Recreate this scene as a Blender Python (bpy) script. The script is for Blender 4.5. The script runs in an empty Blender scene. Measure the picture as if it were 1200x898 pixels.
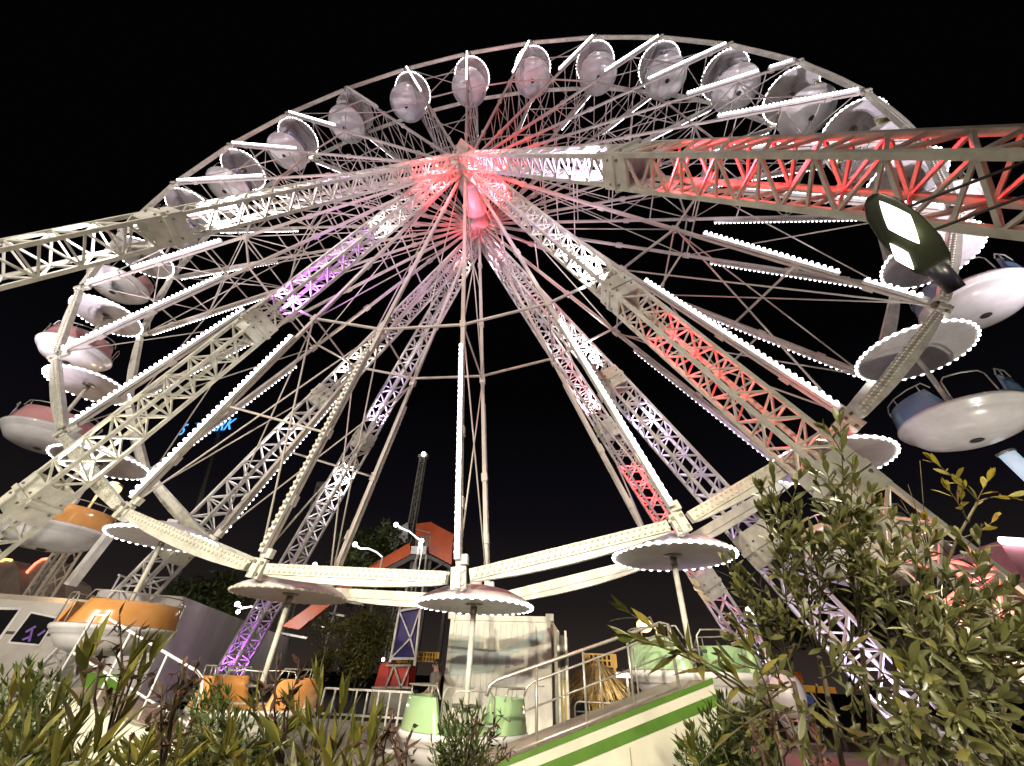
import bpy, bmesh, math, random
from mathutils import Vector, Matrix
random.seed(7)
S = bpy.context.scene
col = S.collection
PI = math.pi
def V3(*a): return Vector(a[0] if len(a) == 1 else a)

# ------------------------------------------------------------------ layout
HUB = 17.742; R = 15.0; W = 2.468; PH = 0.09833
CAM = Vector((3.521, -7.266, 1.600)); YAW, PITCH, ROLL, FPX = -0.175246, 0.632440, 0.044284, 469.552
_f = Vector((math.sin(YAW)*math.cos(PITCH), math.cos(YAW)*math.cos(PITCH), math.sin(PITCH)))
_r0 = Vector((math.cos(YAW), -math.sin(YAW), 0)); _u0 = _r0.cross(_f)
CR = math.cos(ROLL)*_r0 + math.sin(ROLL)*_u0
CU = -math.sin(ROLL)*_r0 + math.cos(ROLL)*_u0
def ray(px, py): return _f + CR*((px-600)/FPX) - CU*((py-449)/FPX)
def at(px, py, y):
    d = ray(px, py); return CAM + d*((y-CAM.y)/d.y)
def atz(px, py, z):
    d = ray(px, py); return CAM + d*((z-CAM.z)/d.z)
def att(px, py, t): return CAM + ray(px, py)*t

# ------------------------------------------------------------------ materials
def pm(name, c, rough=0.5, metal=0.0, var=0.12, scale=3.0, bump=0.0, c2=None, spec=0.5, coat=0.0):
    m = bpy.data.materials.new(name); m.use_nodes = True
    nt = m.node_tree; b = nt.nodes['Principled BSDF']
    b.inputs['Roughness'].default_value = rough; b.inputs['Metallic'].default_value = metal
    b.inputs['Specular IOR Level'].default_value = spec; b.inputs['Coat Weight'].default_value = coat
    tc = nt.nodes.new('ShaderNodeTexCoord'); n = nt.nodes.new('ShaderNodeTexNoise')
    n.inputs['Scale'].default_value = scale; n.inputs['Detail'].default_value = 6; n.inputs['Roughness'].default_value = 0.65
    nt.links.new(tc.outputs['Object'], n.inputs['Vector'])
    r = nt.nodes.new('ShaderNodeValToRGB')
    c2 = c2 or tuple(x*(1-var*2.2) for x in c)
    r.color_ramp.elements[0].position = 0.32; r.color_ramp.elements[1].position = 0.62
    r.color_ramp.elements[0].color = (*c2, 1); r.color_ramp.elements[1].color = (*c, 1)
    nt.links.new(n.outputs['Fac'], r.inputs['Fac']); nt.links.new(r.outputs['Color'], b.inputs['Base Color'])
    if bump:
        bp = nt.nodes.new('ShaderNodeBump'); bp.inputs['Strength'].default_value = bump; bp.inputs['Distance'].default_value = 0.02
        nt.links.new(n.outputs['Fac'], bp.inputs['Height']); nt.links.new(bp.outputs['Normal'], b.inputs['Normal'])
    return m
def em(name, c, s, base=0.8):
    m = bpy.data.materials.new(name); m.use_nodes = True
    b = m.node_tree.nodes['Principled BSDF']
    b.inputs['Base Color'].default_value = (base, base, base, 1)
    b.inputs['Emission Color'].default_value = (*c, 1); b.inputs['Emission Strength'].default_value = s
    m.cycles.emission_sampling = 'NONE'
    return m
def leafmat(name, cols, rough=0.45, trans=0.25):
    m = bpy.data.materials.new(name); m.use_nodes = True
    nt = m.node_tree; b = nt.nodes['Principled BSDF']
    g = nt.nodes.new('ShaderNodeNewGeometry'); r = nt.nodes.new('ShaderNodeValToRGB')
    e = r.color_ramp.elements
    while len(e) < len(cols): e.new(0.5)
    for i, c in enumerate(cols):
        e[i].position = i/(len(cols)-1) if len(cols) > 1 else 0; e[i].color = (*c, 1)
    nt.links.new(g.outputs['Random Per Island'], r.inputs['Fac'])
    mx = nt.nodes.new('ShaderNodeMixRGB'); mx.blend_type = 'MULTIPLY'; mx.inputs['Fac'].default_value = 0.5
    n = nt.nodes.new('ShaderNodeTexNoise'); n.inputs['Scale'].default_value = 25
    tc = nt.nodes.new('ShaderNodeTexCoord'); nt.links.new(tc.outputs['Object'], n.inputs['Vector'])
    nt.links.new(r.outputs['Color'], mx.inputs['Color1']); nt.links.new(n.outputs['Fac'], mx.inputs['Color2'])
    nt.links.new(mx.outputs['Color'], b.inputs['Base Color']); b.inputs['Roughness'].default_value = rough
    b.inputs['Specular IOR Level'].default_value = 0.4
    t = nt.nodes.new('ShaderNodeBsdfTranslucent'); nt.links.new(mx.outputs['Color'], t.inputs['Color'])
    ms = nt.nodes.new('ShaderNodeMixShader'); ms.inputs['Fac'].default_value = trans
    nt.links.new(b.outputs[0], ms.inputs[1]); nt.links.new(t.outputs[0], ms.inputs[2])
    nt.links.new(ms.outputs[0], nt.nodes['Material Output'].inputs['Surface'])
    return m
M = {}
M['white'] = pm('white_steel_paint', (.78, .76, .75), .42, 0, .14, 3.5)
M['cream'] = pm('cream_steel_paint', (.76, .74, .65), .45, 0, .15, 3.5)
M['spoke'] = pm('spoke_paint', (.60, .54, .50), .45, 0, .10, 1.5)
M['canopy'] = pm('canopy_shell', (.74, .71, .73), .4, 0, .12, 2.2)
M['tub'] = pm('tub_fibreglass', (.80, .78, .79), .25, 0, .09, 2.0, coat=.3)
M['dark'] = pm('dark_rubber', (.03, .03, .03), .6)
M['bolt'] = pm('dull_steel', (.35, .32, .28), .45, .7, .2, 6)
M['rail'] = pm('galvanised_rail', (.55, .53, .48), .35, .6, .15, 8)
M['bulb'] = em('led_bulb', (1, .97, .95), 8.0)
M['bulb_cool'] = em('led_bulb_cool', (.92, .94, 1), 6.0)
M['bulb_off'] = pm('unlit_bulb', (.72, .70, .58), .2, 0, .05)
PANEL = {'green': (.40, .60, .32), 'orange': (.76, .36, .11), 'pink': (.66, .33, .34), 'blue': (.20, .34, .52), 'yellow': (.62, .50, .10), 'violet': (.24, .20, .42)}
for k, c in PANEL.items(): M['p_'+k] = pm(k+'_gloss_panel', c, .22, 0, .07, 1.3, coat=.4)
M['asphalt'] = pm('asphalt', (.05, .05, .05), .85, 0, .25, 1.2, .25)
M['deck'] = pm('deck_plate', (.36, .33, .27), .6, .1, .2, 1.4, .1)
M['housing'] = pm('lamp_housing', (.014, .016, .009), .4, 0, .1)
M['navy'] = pm('dark_navy_paint', (.02, .02, .035), .35)

# ------------------------------------------------------------------ mesh builder
class MB:
    def __init__(s): s.v = []; s.f = []; s.mi = []; s.sm = []; s.m = 0
    def add(s, vs, fs, smooth=False):
        o = len(s.v); s.v += [tuple(v) for v in vs]
        for f in fs: s.f.append(tuple(i+o for i in f)); s.mi.append(s.m); s.sm.append(smooth)
        return s
    def obox(s, c, ax, h):
        c = Vector(c); x, y, z = [Vector(a)*b for a, b in zip(ax, h)]
        vs = [c+i*x+j*y+k*z for i in (-1, 1) for j in (-1, 1) for k in (-1, 1)]
        return s.add(vs, [(0,1,3,2),(4,6,7,5),(0,4,5,1),(2,3,7,6),(0,2,6,4),(1,5,7,3)])
    def box(s, a, b):
        a, b = Vector(a), Vector(b); c = (a+b)/2; h = (b-a)/2
        return s.obox(c, ((1,0,0),(0,1,0),(0,0,1)), h)
    def frame(s, d, up=None):
        d = d.normalized(); up = Vector(up or (0, 1, 0))
        if abs(d.dot(up)) > .97: up = Vector((0, 0, 1)) if abs(d.z) < .9 else Vector((1, 0, 0))
        a = (up - d*d.dot(up)).normalized(); return d, a, d.cross(a)
    def bar(s, p, q, a, b=None, up=None):
        p, q = Vector(p), Vector(q); d, x, y = s.frame(q-p, up)
        return s.obox((p+q)/2, (d, x, y), ((q-p).length/2, a/2, (b or a)/2))
    def tube(s, p, q, r0, r1=None, n=8, caps=True):
        return s.path([p, q], [r0, r0 if r1 is None else r1], n, caps)
    def path(s, pts, rad, n=6, caps=True):
        pts = [Vector(p) for p in pts]
        if not hasattr(rad, '__len__'): rad = [rad]*len(pts)
        vs = []; prev = None
        for i, p in enumerate(pts):
            d = (pts[min(i+1, len(pts)-1)]-pts[max(i-1, 0)])
            if d.length < 1e-9: d = Vector((0, 0, 1))
            d.normalize()
            if prev is None: _, x, y = s.frame(d)
            else:
                x = (prev - d*prev.dot(d)).normalized(); y = d.cross(x)
            prev = x
            vs += [p + (x*math.cos(2*PI*j/n)+y*math.sin(2*PI*j/n))*rad[i] for j in range(n)]
        fs = [(i*n+j, i*n+(j+1) % n, (i+1)*n+(j+1) % n, (i+1)*n+j) for i in range(len(pts)-1) for j in range(n)]
        s.add(vs, fs, True)
        if caps: s.add([], []); o = len(s.v)-len(vs); s.f += [tuple(o+j for j in reversed(range(n))), tuple(o+(len(pts)-1)*n+j for j in range(n))]; s.mi += [s.m]*2; s.sm += [False]*2
        return s
    def lathe(s, prof, n=24, c=(0, 0, 0), a0=0, a1=2*PI):
        full = abs(a1-a0-2*PI) < 1e-6; k = n if full else n+1; c = Vector(c)
        vs = [c+Vector((r*math.cos(a0+(a1-a0)*j/n), r*math.sin(a0+(a1-a0)*j/n), z)) for r, z in prof for j in range(k)]
        fs = [(i*k+j, i*k+(j+1) % k, (i+1)*k+(j+1) % k, (i+1)*k+j) for i in range(len(prof)-1) for j in range(n)]
        return s.add(vs, fs, True)
    def ball(s, c, r, nu=6, nv=4, sq=(1, 1, 1)):
        c = Vector(c)
        vs = [c+Vector((0, 0, r*sq[2]))]
        for i in range(1, nv):
            t = PI*i/nv
            vs += [c+Vector((r*sq[0]*math.sin(t)*math.cos(2*PI*j/nu), r*sq[1]*math.sin(t)*math.sin(2*PI*j/nu), r*sq[2]*math.cos(t))) for j in range(nu)]
        vs.append(c-Vector((0, 0, r*sq[2]))); L = len(vs)-1
        fs = [(0, 1+j, 1+(j+1) % nu) for j in range(nu)]
        for i in range(nv-2): fs += [(1+i*nu+j, 1+(i+1)*nu+j, 1+(i+1)*nu+(j+1) % nu, 1+i*nu+(j+1) % nu) for j in range(nu)]
        fs += [(L, L-nu+(j+1) % nu, L-nu+j) for j in range(nu)]
        return s.add(vs, fs, True)
    def prism(s, pts, off):
        pts = [Vector(p) for p in pts]; off = Vector(off); n = len(pts)
        return s.add(pts+[p+off for p in pts], [tuple(reversed(range(n))), tuple(range(n, 2*n))]+[(i, (i+1) % n, n+(i+1) % n, n+i) for i in range(n)])
    def build(s, name, mats, parent=None, loc=None):
        me = bpy.data.meshes.new(name)
        base = Vector(loc) if loc is not None else (parent['_o'] if parent is not None and '_o' in parent else None)
        if base is None: base = Vector((0, 0, 0))
        base = Vector(base)
        me.from_pydata([tuple(Vector(v)-base) for v in s.v], [], s.f)
        for m in (mats if isinstance(mats, (list, tuple)) else [mats]): me.materials.append(m)
        me.polygons.foreach_set('material_index', s.mi); me.polygons.foreach_set('use_smooth', s.sm); me.update()
        o = bpy.data.objects.new(name, me); col.objects.link(o)
        if parent is not None: o.parent = parent
        elif loc is not None: o.location = loc
        o['_o'] = tuple(base)
        return o
def tag(o, label, cat, group=None):
    o['label'] = label; o['category'] = cat
    if group: o['group'] = group
    return o
def thing(name, loc, label, cat, group=None, rz=0):
    o = bpy.data.objects.new(name, None); col.objects.link(o); o.location = loc; o.rotation_euler.z = rz
    o['_o'] = tuple(loc); o.empty_display_size = .3
    return tag(o, label, cat, group)
def struct(o): o['kind'] = 'structure'; return o

# ------------------------------------------------------------------ ground, sky
g = MB(); g.add([(-400, -400, 0), (400, -400, 0), (400, 400, 0), (-400, 400, 0)], [(0, 1, 2, 3)])
struct(g.build('ground', M['asphalt']))
d = MB(); d.box((-12.5, -1.6, .02), (12.5, 9.2, .24))
struct(d.build('platform_deck', M['deck']))

# ------------------------------------------------------------------ the wheel
def ang(k): return 2*PI*k/24+PH
def P(k, r, y):
    t = ang(k); return Vector((math.sin(t)*r, y, HUB-math.cos(t)*r))
wheel = thing('ferris_wheel', (0, W/2, HUB), 'giant white Ferris wheel with twenty four lit spokes turning on a steel hub', 'ferris wheel')
hb = MB()
hb.m = 0
hb.lathe([(0, -.55), (.26, -.55), (.26, -.3), (.62, -.3), (.62, -.12), (.40, -.1), (.40, .5), (.44, .5), (.44, .62), (.40, .62), (.40, W-.62), (.44, W-.62), (.44, W-.5), (.40, W-.5), (.40, W+.1), (.62, W+.12), (.62, W+.3), (.26, W+.3), (.26, W+.55), (0, W+.55)], 28)
rot = Matrix(((1, 0, 0), (0, 0, 1), (0, -1, 0)))
hb.v = [(v[0], v[2], HUB+v[1]) for v in hb.v]
hb.build('hub_axle', M['white'], wheel)
OFF = {(-1, 0), (-10, 0), (-1, 1), (0, 1), (14, 0)}
for side in (0, 1):
    y = W*side; out = -1 if side == 0 else 1
    for k in range(-11, 13):
        sp = MB()
        sp.bar(P(k, .5, y), P(k, R-.28, y), .075, .10)
        for r in (.2, .42, .585, .8, .905):
            c = P(k, R*r, y); t = ang(k); e = Vector((math.sin(t), 0, -math.cos(t)))
            sp.obox(c, (e, (0, 1, 0), e.cross(Vector((0, 1, 0)))), (.11, .065, .075))
        so = sp.build('spoke', M['spoke'], wheel)
        ls = MB(); lit = (k, side) not in OFF
        t = ang(k); e = Vector((math.sin(t), 0, -math.cos(t))); tg = Vector((math.cos(t), 0, math.sin(t)))
        segs = [(.64, .974)]
        if side == 0 and k in (3, 7, -5): segs = [(.64, .862), (.893, .974)]
        br = .045 if side == 0 else .038
        for a, b in segs:
            yo = y+out*.115
            ls.m = 0; ls.bar(P(k, R*a, yo), P(k, R*b, yo), .08, .10)
            ls.m = 1; n = int((b-a)*R/.138)
            for i in range(n):
                ls.ball(P(k, R*a+.138*(i+.5), yo+out*.075), br, 6, 4)
        ls.build('light_strip', [M['white'], M['bulb'] if lit else M['bulb_off']], so)
        # rim segment from vertex k to k+1: inner chord beam with bulb studs, outer plate filling to the circle
        a, b = P(k, R-.02, y), P(k+1, R-.02, y); d = (b-a).normalized(); rad = ((a+b)/2-Vector((0, y, HUB))).normalized()
        a2, b2 = a+d*.22, b-d*.22
        rm = MB(); rm.m = 0
        rm.bar(a2-rad*.09, b2-rad*.09, .15, .18)
        arc = [a2+rad*.0]+[Vector((math.sin(ang(k+s/8)), 0, -math.cos(ang(k+s/8))))*(R-.03) + Vector((0, y, HUB)) for s in (.7, 2, 3, 4, 5, 6, 7.3)]+[b2]
        arc = [p + Vector((0, -.045, 0)) for p in arc]
        rm.prism(arc, (0, .09, 0))
        rm.m = 1
        if side == 0:
            n = int((b2-a2).length/.105)
            for i in range(n):
                for rr in (.055, .145):
                    c = a2 + d*(.1+i*.105+(.05 if rr > .1 else 0)) - rad*rr + Vector((0, out*.078, 0))
                    rm.ball(c, .032, 5, 3)
        rm.build('rim_beam', [M['cream'], M['bulb_off']], wheel)
        jp = MB(); c = P(k, R-.12, y)
        jp.obox(c, (e, tg, (0, 1, 0)), (.17, .13, .05)); jp.m = 1
        for i in (-1, 1):
            for j in (-1, 1): jp.tube(c+e*.1*i+tg*.08*j+Vector((0, out*.04, 0)), c+e*.1*i+tg*.08*j+Vector((0, out*.085, 0)), .035, n=6)
        jp.m = 0; jp.obox(c+e*.05+Vector((0, out*.06, 0)), (e, tg, (0, 1, 0)), (.12, .055, .05)); jp.obox(c-e*.28+tg*.07, (e, tg, (0, 1, 0)), (.08, .09, .06))
        jp.build('joint_plate', [M['cream'], M['bolt']], wheel)
        # ties and crossed cables in the face of the wheel
        if True:
            b_ = MB()
            b_.bar(P(k, R*(.585-.012*side), y), P(k+1, R*(.585-.012*side), y), .055)
            if k % 4 == 2 or (k % 2 == 0 and abs(k) > 5):
                b_.bar(P(k, R*.80, y), P(k+1, R*.80, y), .045)
                b_.path([P(k, R*.59, y+.03*out), P(k+1, R*.985, y+.03*out)], .022, 5); b_.path([P(k+1, R*.59, y), P(k, R*.985, y)], .022, 5)
            b_.build('face_bracing', M['spoke'], wheel)
for k in range(-11, 13):   # bracing between the front and the rear spoke
    b_ = MB()
    for r in ((.2, .29, .38, .48, .585, .69, .80, .89) if abs(k) > 4 else (.3, .585)): b_.bar(P(k, R*r, .04), P(k, R*r, W-.04), .038)
    for r0, r1 in ((.05, .38), (.05, .585), (.38, .585), (.585, .80), (.80, .97)) if abs(k) > 4 else ((.05, .585), (.585, .97)):
        b_.path([P(k, R*r0, 0), P(k, R*r1, W)], .02, 5); b_.path([P(k, R*r0, W), P(k, R*r1, 0)], .02, 5)
    b_.build('spoke_bracing', M['spoke'], wheel)
    x = MB(); x.tube(P(k, R, .05), P(k, R, W-.05), .06, n=10); x.build('gondola_axle', M['spoke'], wheel)

# ------------------------------------------------------------------ gondolas
def gondola_parts(colour, lit):
    """list of (name, mesh, parent index) in gondola space: origin on its axle"""
    out = []
    def mk(name, mb, mats, par):
        me = bpy.data.meshes.new(name); me.from_pydata([tuple(v) for v in mb.v], [], mb.f)
        for m in mats: me.materials.append(m)
        me.polygons.foreach_set('material_index', mb.mi); me.polygons.foreach_set('use_smooth', mb.sm); me.update()
        out.append((name, me, par)); return len(out)-1
    m = MB(); m.lathe([(0, -.10), (.25, -.115), (.7, -.14), (1.03, -.165), (1.09, -.17), (1.10, -.13), (1.06, -.08), (.95, -.01), (.7, .10), (.4, .17), (.12, .20), (.12, .3), (0, .3)], 40)
    m.m = 1
    m.lathe([(.0, -.13), (.17, -.13), (.17, -.115), (.0, -.115)], 12)
    m.m = 0
    cn = mk('canopy', m, [M['canopy'], M['bolt']], None)
    m = MB(); n = 40; vs = []; q = 6; ra = (.037, .030, .004, .003, .004, .030)
    for i in range(n*q):
        a = 2*PI*i/(n*q); r = ra[i % q]
        vs += [((1.105+r*math.cos(2*PI*j/6))*math.cos(a), (1.105+r*math.cos(2*PI*j/6))*math.sin(a), -.15+r*math.sin(2*PI*j/6)) for j in range(6)]
    m.add(vs, [(i*6+j, i*6+(j+1) % 6, (i+1) % (n*q)*6+(j+1) % 6, (i+1) % (n*q)*6+j) for i in range(n*q) for j in range(6)], True)
    mk('light_ring', m, [M['bulb'] if lit else M['bulb_off']], cn)
    m = MB(); m.tube((0, 0, -.14), (0, 0, -2.2), .05, n=12); m.m = 1; m.tube((0, 0, -.16), (0, 0, -.3), .065, n=12); m.tube((0, 0, -1.62), (0, 0, -1.66), .26, n=20)
    mk('pole', m, [M['cream'], M['bolt']], None)
    m = MB(); m.lathe([(.0, -2.43), (.25, -2.43), (.6, -2.39), (.80, -2.31), (.93, -2.16), (.955, -2.10), (1.0, -2.09), (1.01, -2.04), (1.045, -2.03), (1.065, -1.98), (1.05, -1.94), (.98, -1.93), (.96, -1.98), (.80, -2.2), (0, -2.24)], 44)
    tb = mk('tub', m, [M['tub']], None)
    m = MB(); m.lathe([(0, -2.432), (.09, -2.432), (.11, -2.45), (.05, -2.47), (0, -2.47)], 14); mk('drain_cap', m, [M['dark']], tb)
    m = MB(); m.lathe([(.55, -2.2), (.55, -1.98), (.93, -1.96)], 40); mk('bench_seat', m, [M['p_'+colour]], None)
    for c0 in (0, PI):
        m = MB(); n = 18; vs = []
        for ro, inn in ((0, 0), (1, 1)):
            for h in (0, .5, 1):
                half = math.radians(64 - 9*h); r = (1.035 - .05*h) - inn*.055
                for j in range(n+1): a = c0-half+2*half*j/n; vs.append((r*math.cos(a), r*math.sin(a), -1.93+.42*h))
        k = n+1; fs = []
        for i in range(2): fs += [(i*k+j, i*k+j+1, (i+1)*k+j+1, (i+1)*k+j) for j in range(n)]
        for i in range(3, 5): fs += [(i*k+j+1, i*k+j, (i+1)*k+j, (i+1)*k+j+1) for j in range(n)]
        fs += [(2*k+j, 2*k+j+1, 5*k+j+1, 5*k+j) for j in range(n)]
        fs += [(i*k, (i+1)*k, (i+4)*k, (i+3)*k) for i in range(2)]+[((i+1)*k+n, i*k+n, (i+3)*k+n, (i+4)*k+n) for i in range(2)]
        m.add(vs, fs, False)
        for i, f in enumerate(m.f): m.sm[i] = i < 4*n
        pn = mk('seat_panel', m, [M['p_'+colour]], None)
        m = MB(); pts = [(.99*math.cos(c0+math.radians(a)), .99*math.sin(c0+math.radians(a)), -1.37+(-.16 if abs(a) > 57 else 0)) for a in (-60, -55, -40, -20, 0, 20, 40, 55, 60)]
        m.path(pts, .013, 6)
        for a in (-50, -18, 18, 50): m.tube((.98*math.cos(c0+math.radians(a)), .98*math.sin(c0+math.radians(a)), -1.52), (.99*math.cos(c0+math.radians(a)), .99*math.sin(c0+math.radians(a)), -1.38), .010, n=6)
        mk('handrail', m, [M['rail']], pn)
    for c0 in (PI/2, -PI/2):
        m = MB(); pts = [(1.0*math.cos(c0+math.radians(a)), 1.0*math.sin(c0+math.radians(a)), z) for a, z in ((-20, -1.95), (-19, -1.5), (-15, -1.42), (0, -1.41), (15, -1.42), (19, -1.5), (20, -1.95))]
        m.path(pts, .013, 6)
        mk('gate_rail', m, [M['rail']], None)
    return out
_gp = {}
COLR = {0: 'green', 1: 'green', 2: 'green', 3: 'blue', 4: 'blue', 5: 'yellow', 6: 'yellow', 7: 'yellow', -1: 'orange', -2: 'orange', -3: 'orange', -4: 'pink', -5: 'pink', -6: 'pink', -7: 'violet', -8: 'violet', -9: 'violet'}
TURN = {0: .35, 1: .25, -1: .3, -2: -.45, -3: -.2, -4: -.5, -5: -.6, 3: -.35, 4: -.5, 5: -.4}
LAB = {0: 'green gondola at the very bottom of the wheel, under a lit canopy beside the container',
 1: 'green gondola just right of the lowest one, its white pole before the warm lamp',
 -1: 'orange gondola just left of the lowest one, under an unlit canopy, behind the oleander',
 -2: 'orange gondola in front of the grey trailer, at the lower left',
 -3: 'orange gondola with white tub hanging beside the small warm lamp at lower left',
 -4: 'pink gondola lowest of the pink ones on the left rim',
 -5: 'pink gondola middle one of the three pink ones on the left rim',
 -6: 'pink gondola topmost of the three on the left rim, under the long left truss',
 -7: 'gondola on the left rim partly hidden behind the left truss plate',
 -8: 'gondola on the upper left rim just above the left truss plate',
 -9: 'gondola on the upper left rim, second above the left truss plate',
 -10: 'gondola near the top left whose canopy bulbs are unlit',
 -11: 'gondola left of the light strip straight above the hub',
 12: 'gondola at the top directly above the hub behind a vertical light strip',
 11: 'gondola at the top, first to the right of the one above the hub',
 10: 'gondola at the top, second to the right of the one above the hub',
 9: 'gondola at the crown of the wheel, third to the right of the hub',
 8: 'gondola on the upper right rim, fourth to the right of the hub',
 7: 'yellow panelled gondola on the upper right rim, just above the red lit truss',
 6: 'yellow panelled gondola on the right rim, cut by the red lit truss',
 5: 'gondola on the right rim behind the big floodlight and the right truss',
 4: 'pink lit gondola with blue panel beside the twin lens floodlight at the right edge',
 3: 'blue panelled gondola with glossy white tub, lowest in the open at the right edge',
 2: 'gondola at the lower right with its canopy above the olive green shrub'}
for k in range(-11, 13):
    c = COLR.get(k, 'violet' if k in (8, 9) else 'pink'); lit = k not in (-1, -10)
    if (c, lit) not in _gp: _gp[(c, lit)] = gondola_parts(c, lit)
    root = thing('gondola', P(k, R, W/2), LAB[k], 'gondola', 'gondolas hanging round the wheel', TURN.get(k, .37*k))
    objs = []
    for name, me, par in _gp[(c, lit)]:
        o = bpy.data.objects.new(name, me); col.objects.link(o); o.parent = root if par is None else objs[par]; objs.append(o)

# ------------------------------------------------------------------ support trusses
sup = thing('wheel_support', (0, W/2, 0), 'white lattice support frame of eight truss legs holding the wheel hub', 'support frame')
def truss(mb, p, q, s0, s1, panel, phase=0):
    d, a, b = mb.frame(q-p, (0, 1, 0)); L = (q-p).length; n = max(2, int(L/panel))
    def c(i, j):
        t = i/n; s = (s0+(s1-s0)*t)/2; u = [(-1, -1), (1, -1), (1, 1), (-1, 1)][j]
        return p+(q-p)*t + a*s*u[0]+b*s*u[1]
    for j in range(4):
        mb.bar(c(0, j), c(n, j), .072, .072, a)
        for i in range(n):
            j0, j1 = (j, (j+1) % 4) if (i+j+phase) % 2 else ((j+1) % 4, j)
            mb.bar(c(i, j0), c(i+1, j1), .036, .036)
            if i % 2 == 0: mb.bar(c(i, j), c(i, (j+1) % 4), .034, .034)
    return d, a, b
def plate(mb, c, d, a, b, s, l):
    """bolted flange: four side cheeks with an open middle, end frame and bolts"""
    h = s/2+.03
    for ax, ot in ((a, b), (b, a)):
        for sg in (-1, 1):
            mb.m = 0; mb.obox(c+ax*sg*h, (d, ax, ot), (l, .018, h+.018 if ax is a else h-.02))
            mb.obox(c+ax*sg*(h+.035), (d, ax, ot), (.05, .03, h*1.02 if ax is a else h*.96))
            mb.m = 1
            for e in (-1, 1):
                for u in (-.7, .7): mb.tube(c+d*e*.12+ax*sg*(h+.01)+ot*h*u, c+d*e*.12+ax*sg*(h+.05)+ot*h*u, .025, n=6)
LEGS = {}
for sx in (-1, 1):
    for rear in (0, 1):
        for outr in (0, 1):
            X, Y = (9.97, -6.9) if outr else (10.07, -.71)
            A = Vector((-.09*sx, -.36, HUB-.17)); F = Vector((sx*X, Y, .05))
            if rear: A.y = W-A.y; F.y = W-F.y
            LEGS[(sx, rear, outr)] = (A, F)
            o_ = MB(); dd = (F-A).normalized()
            def at_s(s): return A+(F-A)*s
            truss(o_, at_s(.03), at_s(.470),   .44, .50, .33)
            truss(o_, at_s(.502), at_s(.742), .55, .57, .31, 1)
            truss(o_, at_s(.778), at_s(.985), .57, .60, .34)
            lg = o_.build('truss_leg', M['cream'] if not rear else M['white'], sup)
            for s, z in ((.486, .52), (.76, .56)):
                f_ = MB(); d, a, b = f_.frame(F-A, (0, 1, 0)); plate(f_, at_s(s), d, a, b, z, .34 if s < .6 else .38)
                f_.build('flange_box', [M['cream'], M['bolt']], lg)
            f_ = MB(); f_.box((F.x-.7, F.y-.7, 0), (F.x+.7, F.y+.7, .12)); f_.box((F.x-.4, F.y-.4, .12), (F.x+.4, F.y+.4, .35)); f_.build('foot_plate', M['bolt'], lg)
for rear in (0, 1):
    y = -.36 if not rear else W+.36
    h_ = MB(); q = math.sqrt(.5)
    h_.obox((0, y, HUB-.1), ((q, q, 0), (-q, q, 0), (0, 0, 1)), (.34, .34, .40))
    h_.obox((0, y, HUB+.32), ((q, q, 0), (-q, q, 0), (0, 0, 1)), (.40, .40, .025))
    h_.m = 1
    for sx in (-1, 1):
        for zz in (-.3, 0, .2): h_.ball((sx*.26, y-.26 if not rear else y+.26, HUB+zz-.05), .045, 6, 4)
    h_.build('bearing_head', [M['cream'], M['bolt']], sup)
st = MB(); st.bar(at(128, 627, 1.6), at(82, 686, 1.6), .2, .16); st.build('stay_beam', M['white'], sup)

# ------------------------------------------------------------------ lamps inside the trusses
def spot(name, loc, tgt, c, power, size, blend=.6, rad=.12):
    l = bpy.data.lights.new(name, 'SPOT'); l.color = c; l.energy = power; l.spot_size = math.radians(size); l.spot_blend = blend; l.shadow_soft_size = rad
    o = bpy.data.objects.new(name, l); col.objects.link(o); o.location = loc
    o.rotation_euler = (Vector(tgt)-Vector(loc)).to_track_quat('-Z', 'Y').to_euler(); return o
def point(name, loc, c, power, rad=.1):
    l = bpy.data.lights.new(name, 'POINT'); l.color = c; l.energy = power; l.shadow_soft_size = rad
    o = bpy.data.objects.new(name, l); col.objects.link(o); o.location = loc; return o
WHT = (1, .93, .95); RED = (1, .012, .02); PUR = (.60, .12, 1); PNK = (1, .34, .44); WRM = (1, .88, .68); VIO = (.72, .52, 1); ORG = (1, .22, .05)
TL = [  # side, rear, outrigger, s, direction (+1 down the leg), colour, power
 (-1, 0, 1, .06, 1, PNK, 260), (-1, 0, 1, .455, -1, WHT, 420), (-1, 0, 1, .52, 1, WHT, 160),
 (-1, 0, 0, .06, 1, PNK, 240), (-1, 0, 0, .452, -1, PUR, 420), (-1, 0, 0, .26, -1, WHT, 60), (-1, 0, 0, .74, -1, WRM, 150),
 (-1, 1, 0, .06, 1, PNK, 180), (-1, 1, 0, .455, -1, WRM, 260), (-1, 1, 0, .53, 1, WHT, 260),
 (-1, 1, 1, .06, 1, WRM, 160), (-1, 1, 1, .455, -1, VIO, 320), (-1, 1, 1, .53, 1, WHT, 260), (-1, 1, 1, .95, -1, PUR, 260),
 (1, 0, 1, .05, 1, RED, 620), (1, 0, 1, .20, -1, RED, 420), (1, 0, 0, .19, -1, RED, 330), (1, 0, 1, .452, -1, VIO, 300), (1, 0, 1, .515, 1, RED, 650), (1, 0, 1, .78, 1, WHT, 260),
 (1, 0, 0, .05, 1, RED, 360), (1, 0, 0, .452, -1, WHT, 300), (1, 0, 0, .53, 1, RED, 420), (1, 0, 0, .80, 1, RED, 60), (1, 0, 0, .93, -1, WRM, 170),
 (1, 1, 0, .06, 1, PNK, 160), (1, 1, 0, .455, -1, WHT, 300), (1, 1, 0, .53, 1, VIO, 260), (1, 1, 0, .95, -1, VIO, 420),
 (1, 1, 1, .06, 1, WHT, 200), (1, 1, 1, .455, -1, PNK, 340), (1, 1, 1, .53, 1, RED, 520), (1, 1, 1, .92, -1, VIO, 320)]
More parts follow.
